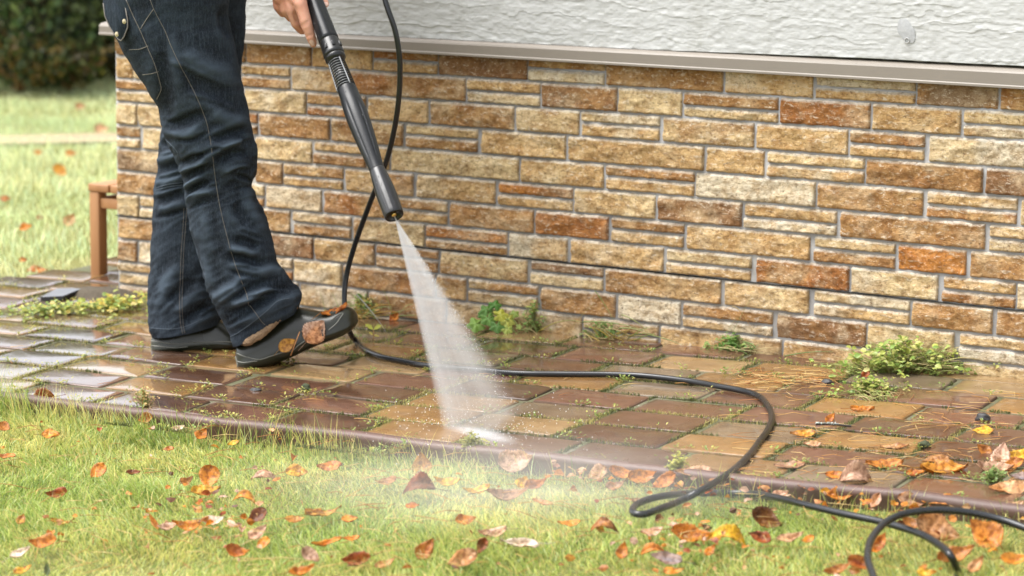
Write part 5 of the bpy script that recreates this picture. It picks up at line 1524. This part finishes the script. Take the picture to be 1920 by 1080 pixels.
# leaves on the clog
def on_clog(px, py, L, wr_, col, an, label, cu=.05, lift=.0022):
    d = Vector(ray(px, py)).normalized(); h = bvc1.ray_cast(Vector(CAM), d)
    if h[0] is None: return
    n_ = np.array(h[1]); n_ = n_ if n_@CF < 0 else -n_
    n_ = n_*.75-CF*.35
    leaf(np.array(h[0])-CF*lift-CF*.004, L*5.75/FPX, wr_, col, an, 0, cu, .05, label, None, face=n_)
on_clog(591, 621, 52, .95, 'p', 50, "round tan leaf stuck to the side of the clog")
on_clog(539, 646, 36, .8, 'a', 30, "amber leaf with dark spots stuck low on the clog")
on_clog(628, 580, 52, .45, 'o', 18, "orange leaf curled over the toe of the clog", .2, .006)
nb = MB(); nb.tube([P(562, 622, DR-.066), P(555, 640, DR-.070), P(545, 667, DR-.062)], .0011, 6, (.50, .24, .10)); tag(nb.build("twig", M['needle']), "brown dry twig stuck to the side of the clog", "twig")
# leaves on the far lawn
for (px, py, L, col, an, ti, lab) in ((133, 287, 22, 'o', 10, 50, "blurred orange leaf on the far lawn in front of the pink path"), (113, 319, 34, 'a', -40, 60, "blurred amber leaf sticking up on the far lawn"), (131, 412, 32, 't', 60, 55, "blurred tan leaf on the far lawn above the bench level"), (48, 425, 26, 'o', 20, 50, "blurred orange leaf on the far lawn near the picture edge"),
                                  (43, 487, 16, 'o', 0, 60, "small blurred orange leaf nearest the paved corner on the far lawn"), (151, 199, 22, 't', 0, 60, "blurred pale leaf on the far lawn before the shrubs"), (190, 241, 30, 't', 0, 60, "blurred pale leaf on the pink path near the wall corner"), (72, 286, 20, 'a', 0, 40, "small blurred amber leaf beside the pink path"), (10, 372, 22, 'b', 0, 50, "blurred brown leaf at the picture edge on the far lawn"), (75, 408, 16, 'b', 0, 50, "small blurred brown leaf between two orange ones on the far lawn"), (70, 505, 40, 'u', 4, 20, "blurred brown leaf lying on the lawn edge by the paved corner")):
    c = G(px, py, -0.012); _, _, z = proj(c); leaf(c, L*.95*z/FPX, .8, col, an, ti, .1, .2, lab, "fallen leaves on the far lawn", stem=False)

# ================================================================ NEEDLES, STONES, TWIG
nr_ = random.Random(15); nb = MB()
def needle(p, an, L, col, el=0.0, bend=.15):
    d_ = np.array([math.cos(an)*math.cos(el), math.sin(an)*math.cos(el), math.sin(el)]); s_ = np.array([-math.sin(an), math.cos(an), 0])
    nb.tube([p-d_*L*.5, p+s_*L*bend*.3+UPV*L*.04, p+d_*L*.5], [.0005, .0006, .0003], 4, col)
NC = [(.58, .36, .13), (.50, .26, .08), (.62, .45, .20), (.40, .17, .06)]
for k in range(300):
    if k < 170: px, py = nr_.uniform(1380, 1920), nr_.uniform(735, 905)
    else: px, py = nr_.uniform(1390, 1560), nr_.gauss(712, 10)
    p = G(px, py, .0022)
    if p[1] > -.01 or p[1] < kerb_y(p[0])-.01: continue
    needle(p, nr_.gauss(.55, .8), nr_.uniform(.03, .075), nr_.choice(NC), 0, nr_.uniform(-1, 1))
for k in range(40):
    p = G(nr_.uniform(20, 1350), nr_.uniform(640, 830), .002)
    if p[1] > -.01 or p[1] < kerb_y(p[0]): continue
    needle(p, nr_.uniform(0, 3.1), nr_.uniform(.02, .05), nr_.choice(NC))
for k in range(520):
    p = G(nr_.uniform(0, 1920), nr_.uniform(800, 1085), -.012)
    if p[1] > kerb_y(p[0])-.02: continue
    needle(p+UPV*nr_.uniform(0, .012), nr_.uniform(0, 6.3), nr_.uniform(.025, .07), nr_.choice(NC), nr_.uniform(-.2, .35), nr_.uniform(-.6, .6))
tag(nb.build("pine_needles", M['needle']), "dry pine needles scattered over paving and grass", "needles", kind='stuff')
lit = MB()
for k in range(420):
    px = nr_.uniform(0, 1920) if k < 150 else nr_.uniform(1000, 1920) if k < 300 else nr_.gauss(380, 60) if k < 360 else nr_.gauss(1300, 60)
    py = nr_.uniform(800, 1085) if k < 150 else None
    if py is None:
        if k < 300: kk = np.interp(px, [q[0] for q in KERB_PX], [q[1] for q in KERB_PX]); py = kk+abs(nr_.gauss(0, 26))+8
        else: py = nr_.gauss(970 if k < 360 else 1005, 22)
    c = G(px, py, -.012)
    if c[1] > kerb_y(c[0])-.012: continue
    c = c+UPV*nr_.uniform(-.004, .014); col = np.array(LC[nr_.choice('oaubrdtpu')])*nr_.uniform(.7, 1.1)
    a = nr_.uniform(0, 6.3); ax = np.array([math.cos(a), math.sin(a), nr_.uniform(-.3, .5)]); L = nr_.uniform(.006, .020)
    small_leaf(lit, c, ax, toward_cam(nr_.uniform(0, 1.3)), L, L*nr_.uniform(.35, .9), col, nr_.uniform(-.4, .5))
tag(lit.build("leaf_litter", M['deadleaf'], smooth=False), "torn scraps of brown and orange leaves caught in the grass", "leaf litter", kind='stuff')
def chip(px, py, r, sq, label, mat='stonechip', nm="stone_chip", cat="stone"):
    c = G(px, py); bm = bmesh.new(); bmesh.ops.create_icosphere(bm, subdivisions=3, radius=1.0); sd0 = nr_.uniform(0, 90)
    for q in bm.verts:
        p = np.array(q.co); k = 1+.28*float(fbm(p*1.5+sd0, 3, 3)); q.co = Vector(c+np.array([p[0]*r*k, p[1]*r*.75*k, (p[2]*k+.55)*r*sq]))
    bm.verts.index_update(); vv = [tuple(q.co) for q in bm.verts]; ff = [tuple(q.index for q in f.verts) for f in bm.faces]; bm.free()
    tag(obj(nm, vv, ff, M[mat]), label, cat)
chip(480, 733, .012, .36, "flat bluish stone chip on a dark brick in front of the clogs")
M['mosslump'] = mk_simple("dark_moss_lump", (.045, .055, .022), .85, 160, .5, 1.0, .004)
chip(573, 731, .010, .75, "round dark moss lump beside the flat bluish stone chip", 'mosslump', "moss_lump", "moss lump")
chip(1324, 649, .010, .8, "round dark lump at the wall foot by the arching blade", 'stonechip', "stone_chip", "stone")
chip(1843, 788, .014, .6, "angular black stone chip on the paving near the pure yellow leaf")
chip(1552, 720, .012, .5, "dark wet stone chip beside the heap of weeds")
chip(1733, 838, .012, .6, "dark lump under needles in the path middle", 'mosslump', "moss_lump", "moss lump")
chip(470, 702, .004, .8, "tiny tan pebble under the heel of the lifted clog", 'stem', "pebble", "pebble")
tw = MB(); a_, b_ = G(1530, 796, .006), G(1596, 799, .008)
tw.tube(spline(np.array([a_, a_*.6+b_*.4+UPV*.002, b_]), 14), [.0018]*7+[.0022]*7, 7, (.06, .05, .045))
for k in range(90):
    t_ = nr_.uniform(0, .62); c = a_+(b_-a_)*t_; small_leaf(tw, c+UPV*.002, np.array([nr_.gauss(0, 1), nr_.gauss(0, 1), nr_.uniform(0, 1.2)]), UPV, nr_.uniform(.003, .006), .003, np.array((.55, .60, .55))*nr_.uniform(.7, 1.2))
tag(tw.build("twig", M['moss'], smooth=False), "short dark twig covered in pale lichen on the paving", "twig")

# ================================================================ BENCH, SLAB, SHRUBS
b0 = G(186, 513); bench = tag(empty("garden_bench", b0), "reddish brown wooden bench showing one end beyond the house corner", "bench")
zt = 0.235; lw = .032
xb = b0[0]; yb = b0[1]
def gzb(x, y): return float(gz(x, y))
top_z = W(190, 344, yb)[2]
def leg(x, y, p=bench):
    q = MB(); q.box((x-lw/2, y-lw/2, gzb(x, y)-.01), (x+lw/2, y+lw/2, top_z-.021), bev=.003); q.build("leg", M['wood'], p)
xw = min(XC-.035, xb+.30)
for (x, y) in ((xb, yb), (xw, yb), (xb, yb+.95), (xw, yb+.95)): leg(x, y)
q = MB()
nsl = 3
for k in range(nsl):
    x0 = xb-lw/2-.002+k*(xw-xb+lw+.004)/nsl; x1 = x0+(xw-xb+lw+.004)/nsl-.006
    q.box((x0, yb-lw/2-.002, top_z-.0205), (x1, yb+.95+lw/2+.002, top_z), bev=.003)
q.build("seat", M['wood'], bench)
q = MB(); q.box((xb+lw/2+.0005, yb-.010, top_z-.062), (xw-lw/2-.0005, yb+.010, top_z-.036), bev=.002); q.box((xb-.010, yb+lw/2+.0005, top_z-.062), (xb+.010, yb+.95-lw/2-.0005, top_z-.036), bev=.002); q.build("apron_rail", M['wood'], bench)
# grey slab
s0, s1, s2, s3 = G(76, 557, .008), G(106, 541, .010), G(158, 539, .013), G(118, 555, .011)
sl = MB(); th = np.array([0, 0, -.010])
q4 = [s0, s3, s2, s1]; sl.add(q4+[p+th for p in q4], [(0, 1, 2, 3)], mi=0); n0 = 0
sl.add(q4+[p+th for p in q4], [(0, 4, 5, 1), (1, 5, 6, 2), (2, 6, 7, 3), (3, 7, 4, 0), (7, 6, 5, 4)], mi=1)
slab_o = sl.build("slate_slab", None, mats=[M['slate'], M['slab_edge_seam_shade']], smooth=False); tag(slab_o, "flat blue grey slab with a dark edge lying near the house corner", "slab")
dm = MB(); c = G(188, 548, .004); vv = [c]; N = 36
for rr_, hh in ((.55, .012), (1, -.004)):
    for k in range(N):
        a = 2*math.pi*k/N; f_ = rr_*(1+.3*float(vnoise(np.array([math.cos(a)*2, math.sin(a)*2, 4.]), 5))); p = c+np.array([.13*f_*math.cos(a), .055*f_*math.sin(a), 0]); p[2] = gz(p[0], p[1])+hh; vv.append(p)
vv[0] = c+UPV*.014
ff = [(0, 1+k, 1+(k+1) % N) for k in range(N)]+[(1+k, 1+N+k, 1+N+(k+1) % N, 1+(k+1) % N) for k in range(N)]
dm.add(vv, ff); tag(dm.build("soil_patch", M['soil']), "patch of damp dark soil at the house corner", "soil", kind='stuff')
def shrub(px, py, back, rx, ry, rz, pal, n, label, seed, lsz=.05):
    rr = np.random.default_rng(seed); g_ = G(px, py); d_ = (g_-CAM)*np.array([1, 1, 0]); d_ /= np.linalg.norm(d_); c = g_+d_*back; c[2] = gz(c[0], c[1])
    root = tag(empty("shrub", c), label, "shrub")
    u = rr.normal(size=(n, 3)); u /= np.linalg.norm(u, axis=1)[:, None]; r = rr.uniform(.35, 1.0, n)**.5
    lump = 1+.30*fbm(u*2.2+seed, 3, seed)
    p = u*(r*lump)[:, None]*np.array([rx, ry, rz])+np.array([0, 0, rz*.82]); p[:, 2] = np.abs(p[:, 2])+.01
    gapn = vnoise(p*2.6+seed, 5); keep = gapn > -.45; p = p[keep]; n = len(p)
    ax = rr.normal(size=(n, 3)); ax /= np.linalg.norm(ax, axis=1)[:, None]; t2 = rr.normal(size=(n, 3)); sd = np.cross(ax, t2); sd /= np.linalg.norm(sd, axis=1)[:, None]
    L = rr.uniform(.6, 1.3, n)[:, None]*lsz; w = L*.32
    P0 = c+p; V_ = np.stack([P0-ax*L*.5, P0+sd*w, P0+ax*L*.5, P0-sd*w], 1)
    ci = np.clip((.5+.5*fbm(p*1.6, 2, seed+4)+rr.normal(0, .25, n))*len(pal), 0, len(pal)-1).astype(int)
    cc = np.repeat((np.array(pal)[ci]*rr.uniform(.7, 1.3, n)[:, None])[:, None], 4, 1)
    obj("crown", V_.reshape(-1, 3), np.arange(4*n).reshape(-1, 4), M['hedge'], root, cols=cc.reshape(-1, 3), smooth=False)
    b = MB()
    for k in range(7):
        a = 2*math.pi*k/7+rr.uniform(-.3, .3); e = c+np.array([rx*.55*math.cos(a), ry*.55*math.sin(a), rz*1.1]); b.tube(spline(np.array([c-UPV*.02, (c*.6+e*.4)+UPV*.1*rz, e]), 8), np.linspace(.018, .006, 8), 6, (.08, .055, .035))
    b.build("stem_cluster", M['stem'], root)
DG = [(.040, .080, .026), (.08, .14, .04), (.17, .22, .07), (.020, .036, .014)]
YB = [(.10, .11, .03), (.16, .145, .035), (.06, .085, .02), (.18, .12, .03), (.04, .06, .018)]
shrub(45, 172, 0.95, 1.15, 1.0, .85, DG+[(.10, .13, .05)], 16000, "tall dark green shrub at the end of the lawn", 5)
shrub(185, 170, 1.45, 1.05, 1.0, .80, [(.016, .024, .010), (.028, .036, .014), (.06, .042, .018)], 14000, "blackish green shrub half behind the house corner", 8)
shrub(35, 172, .30, .42, .30, .13, YB, 2600, "low yellowing shrub before the tall dark green one", 11, .04)
shrub(125, 170, .34, .40, .26, .10, [(.05, .045, .016), (.09, .07, .022), (.05, .06, .02)], 2000, "low brown leaved shrub between yellowing one and house corner", 13, .04)
# ================================================================ WATER
APEX = GR+AX*onax(405.5)
Lg, Rg = G(828, 800), G(1000, 837)
MIDG = (Lg+Rg)/2
zax = MIDG-APEX; LZ = np.linalg.norm(zax); zax /= LZ
xax = (Rg-Lg); xax -= zax*(xax@zax); HWX = np.linalg.norm(xax)/2; xax /= np.linalg.norm(xax)
yax = np.cross(zax, xax)
SP = HWX/LZ           # half spread per unit length
spray = bpy.data.objects
vv = []
for (z, hw, ht) in ((0.0, 0.0012, 0.0012), (LZ*1.01, HWX*1.25, 0.020)):
    for (sx, sy) in ((-1, -1), (1, -1), (1, 1), (-1, 1)): vv.append((sx*hw, sy*ht, z))
ff = [(3, 2, 1, 0), (4, 5, 6, 7), (0, 1, 5, 4), (1, 2, 6, 5), (2, 3, 7, 6), (3, 0, 4, 7)]
t = NT("water_spray_mist"); t.out.inputs["Surface"]
oc = t.coord("Object"); sp = t.n("ShaderNodeSeparateXYZ"); t.l(oc, sp.inputs[0])
zc = t.math('MAXIMUM', sp.outputs[2], 0.004)
u = t.math('DIVIDE', sp.outputs[0], t.math('MULTIPLY', zc, SP))       # -1..1 over the fan
zz_ = t.math('DIVIDE', zc, LZ)
le = t.n("ShaderNodeMapRange"); le.interpolation_type = 'SMOOTHSTEP'; t.l(u, le.inputs[0]); le.inputs[1].default_value = -1.06; le.inputs[2].default_value = -0.90
re_ = t.n("ShaderNodeMapRange"); re_.interpolation_type = 'SMOOTHSTEP'; t.l(u, re_.inputs[0])
t.l(t.math('ADD', 1.12, t.math('MULTIPLY', zz_, 0.1)), re_.inputs[1]); t.l(t.math('SUBTRACT', 0.92, t.math('MULTIPLY', zz_, 0.35)), re_.inputs[2])
cmb = t.n("ShaderNodeCombineXYZ"); t.l(t.math('MULTIPLY', u, 9.0), cmb.inputs[0]); t.l(t.math('MULTIPLY', zz_, 2.2), cmb.inputs[1])
ns = t.noise(cmb.outputs[0], 1.0, 4, 0.6)
cmb2 = t.n("ShaderNodeCombineXYZ"); t.l(t.math('MULTIPLY', u, 52.0), cmb2.inputs[0]); t.l(t.math('MULTIPLY', zz_, 3.0), cmb2.inputs[1])
ns2 = t.noise(cmb2.outputs[0], 1.0, 3, 0.6)
prof_ = t.ramp(t.math('MULTIPLY', t.math('ADD', u, 1.1), 1/2.2), [(0.0, 1.0), (0.12, 0.85), (0.35, 0.55), (0.55, 0.50), (0.72, 0.62), (0.85, 0.45), (1.0, 0.25)])
zfade = t.ramp(zz_, [(0.0, 1.3), (0.25, 1.05), (0.7, 0.62), (1.0, 0.40)])
den = t.math('MULTIPLY', t.math('MULTIPLY', le.outputs[0], re_.outputs[0]), t.math('MULTIPLY', prof_, zfade))
tex = t.math('ADD', 0.22, t.math('MULTIPLY', t.math('POWER', t.math('ADD', ns, ns2), 4.0), 0.80))
den = t.math('MULTIPLY', den, tex)
den = t.math('DIVIDE', t.math('MULTIPLY', den, 34.0), t.math('ADD', t.math('MULTIPLY', zz_, 0.94), 0.06))
vs = t.n("ShaderNodeVolumePrincipled"); vs.inputs["Color"].default_value = (.86, .86, .86, 1); vs.inputs["Anisotropy"].default_value = 0.1
t.l(den, vs.inputs["Density"]); t.l(vs.outputs[0], t.out.inputs["Volume"])
t.m.cycles.volume_step_rate = 0.06
SPRAY_MAT = t.m
o = obj("water_spray", vv, ff, SPRAY_MAT, smooth=False)
o.matrix_world = Matrix(((xax[0], yax[0], zax[0], APEX[0]), (xax[1], yax[1], zax[1], APEX[1]), (xax[2], yax[2], zax[2], APEX[2]), (0, 0, 0, 1)))
tag(o, "flat white fan of water spraying from the nozzle onto the paving", "water spray", kind='thing')

def blob(name, c, ex, rx, ry, rz, dens, label, cat, noise_scale, step=0.25, pw=1.0):
    """soft ellipsoid of drifting water dust"""
    bm = bmesh.new(); bmesh.ops.create_icosphere(bm, subdivisions=3, radius=1.0); bm.verts.index_update()
    vv = [np.array(q.co) for q in bm.verts]; ff = [tuple(q.index for q in f.verts) for f in bm.faces]; bm.free()
    t = NT(name+"_volume"); oc = t.coord("Object")
    ln = t.n("ShaderNodeVectorMath"); ln.operation = 'LENGTH'; t.l(oc, ln.inputs[0])
    fall = t.n("ShaderNodeMapRange"); fall.interpolation_type = 'SMOOTHSTEP'; t.l(ln.outputs["Value"], fall.inputs[0])
    fall.inputs[1].default_value = 1.0; fall.inputs[2].default_value = 0.0
    ns = t.noise(oc, noise_scale, 4, 0.6)
    d = t.math('MULTIPLY', t.math('POWER', fall.outputs[0], pw), t.ramp(ns, [(0.25, 0.2), (0.7, 1.0)]))
    d = t.math('MULTIPLY', d, dens)
    vs = t.n("ShaderNodeVolumePrincipled"); vs.inputs["Color"].default_value = (1, 1, 1, 1)
    t.l(d, vs.inputs["Density"]); t.l(vs.outputs[0], t.out.inputs["Volume"]); t.m.cycles.volume_step_rate = step
    o = obj(name, vv, ff, t.m)
    ex = ex/np.linalg.norm(ex); ez = np.array([0, 0, 1.0]); ey = np.cross(ez, ex); ey /= np.linalg.norm(ey); ez = np.cross(ex, ey)
    o.matrix_world = Matrix(((ex[0]*rx, ey[0]*ry, ez[0]*rz, c[0]), (ex[1]*rx, ey[1]*ry, ez[1]*rz, c[1]), (ex[2]*rx, ey[2]*ry, ez[2]*rz, c[2]), (0, 0, 0, 1)))
    return tag(o, label, cat, kind='stuff')
dirg = Rg-Lg
blob("splash", G(905, 816, 0.003), dirg, 0.125, 0.030, 0.018, 95.0, "white splash line where the water fan hits the paving", "splash", 5.0, 0.12, 1.6)
blob("mist", G(985, 915, 0.0), CR*np.array([1, 1, 0]), 0.62, 0.38, 0.10, 2.3, "thin mist drifting over the kerb and grass beside the water jet", "mist", 2.2, 0.3, 1.0)
# flying droplets
dn = random.Random(9); db = MB()
for k in range(1500):
    if k < 1000:
        z = dn.uniform(0.1, 1.0); uu = dn.choice([-1, 1])*abs(dn.gauss(0.95, 0.10)) if dn.random() < .6 else dn.uniform(-1, 1)
        p_ = APEX+zax*z*LZ+xax*uu*SP*z*LZ+yax*dn.gauss(0, .010)*z
    else:
        q = Lg+(Rg-Lg)*dn.uniform(-.1, 1.0); r = abs(dn.gauss(0, .10)); a = dn.uniform(0, 2*math.pi)
        p_ = np.array([q[0]+r*math.cos(a), q[1]+r*math.sin(a), 0]); p_[2] = gz(p_[0], p_[1])+abs(dn.gauss(0, .028))+.003
    s_ = dn.uniform(.0002, .0007)*(1.0 if k < 1000 else 1.5)
    vv = [p_+s_*np.array(q) for q in ((1, 0, 0), (-1, 0, 0), (0, 1, 0), (0, -1, 0), (0, 0, 1.6), (0, 0, -1.6))]
    db.add(vv, [(0, 2, 4), (2, 1, 4), (1, 3, 4), (3, 0, 4), (2, 0, 5), (1, 2, 5), (3, 1, 5), (0, 3, 5)])
t = NT("spray_droplet"); M['spraydrop'] = t.done(t.pbr((0.85, 0.87, 0.88), 0.2, None, 0.5))
tag(db.build("flying_droplets", M['spraydrop']), "tiny droplets flying around the water jet", "droplets", kind='stuff')
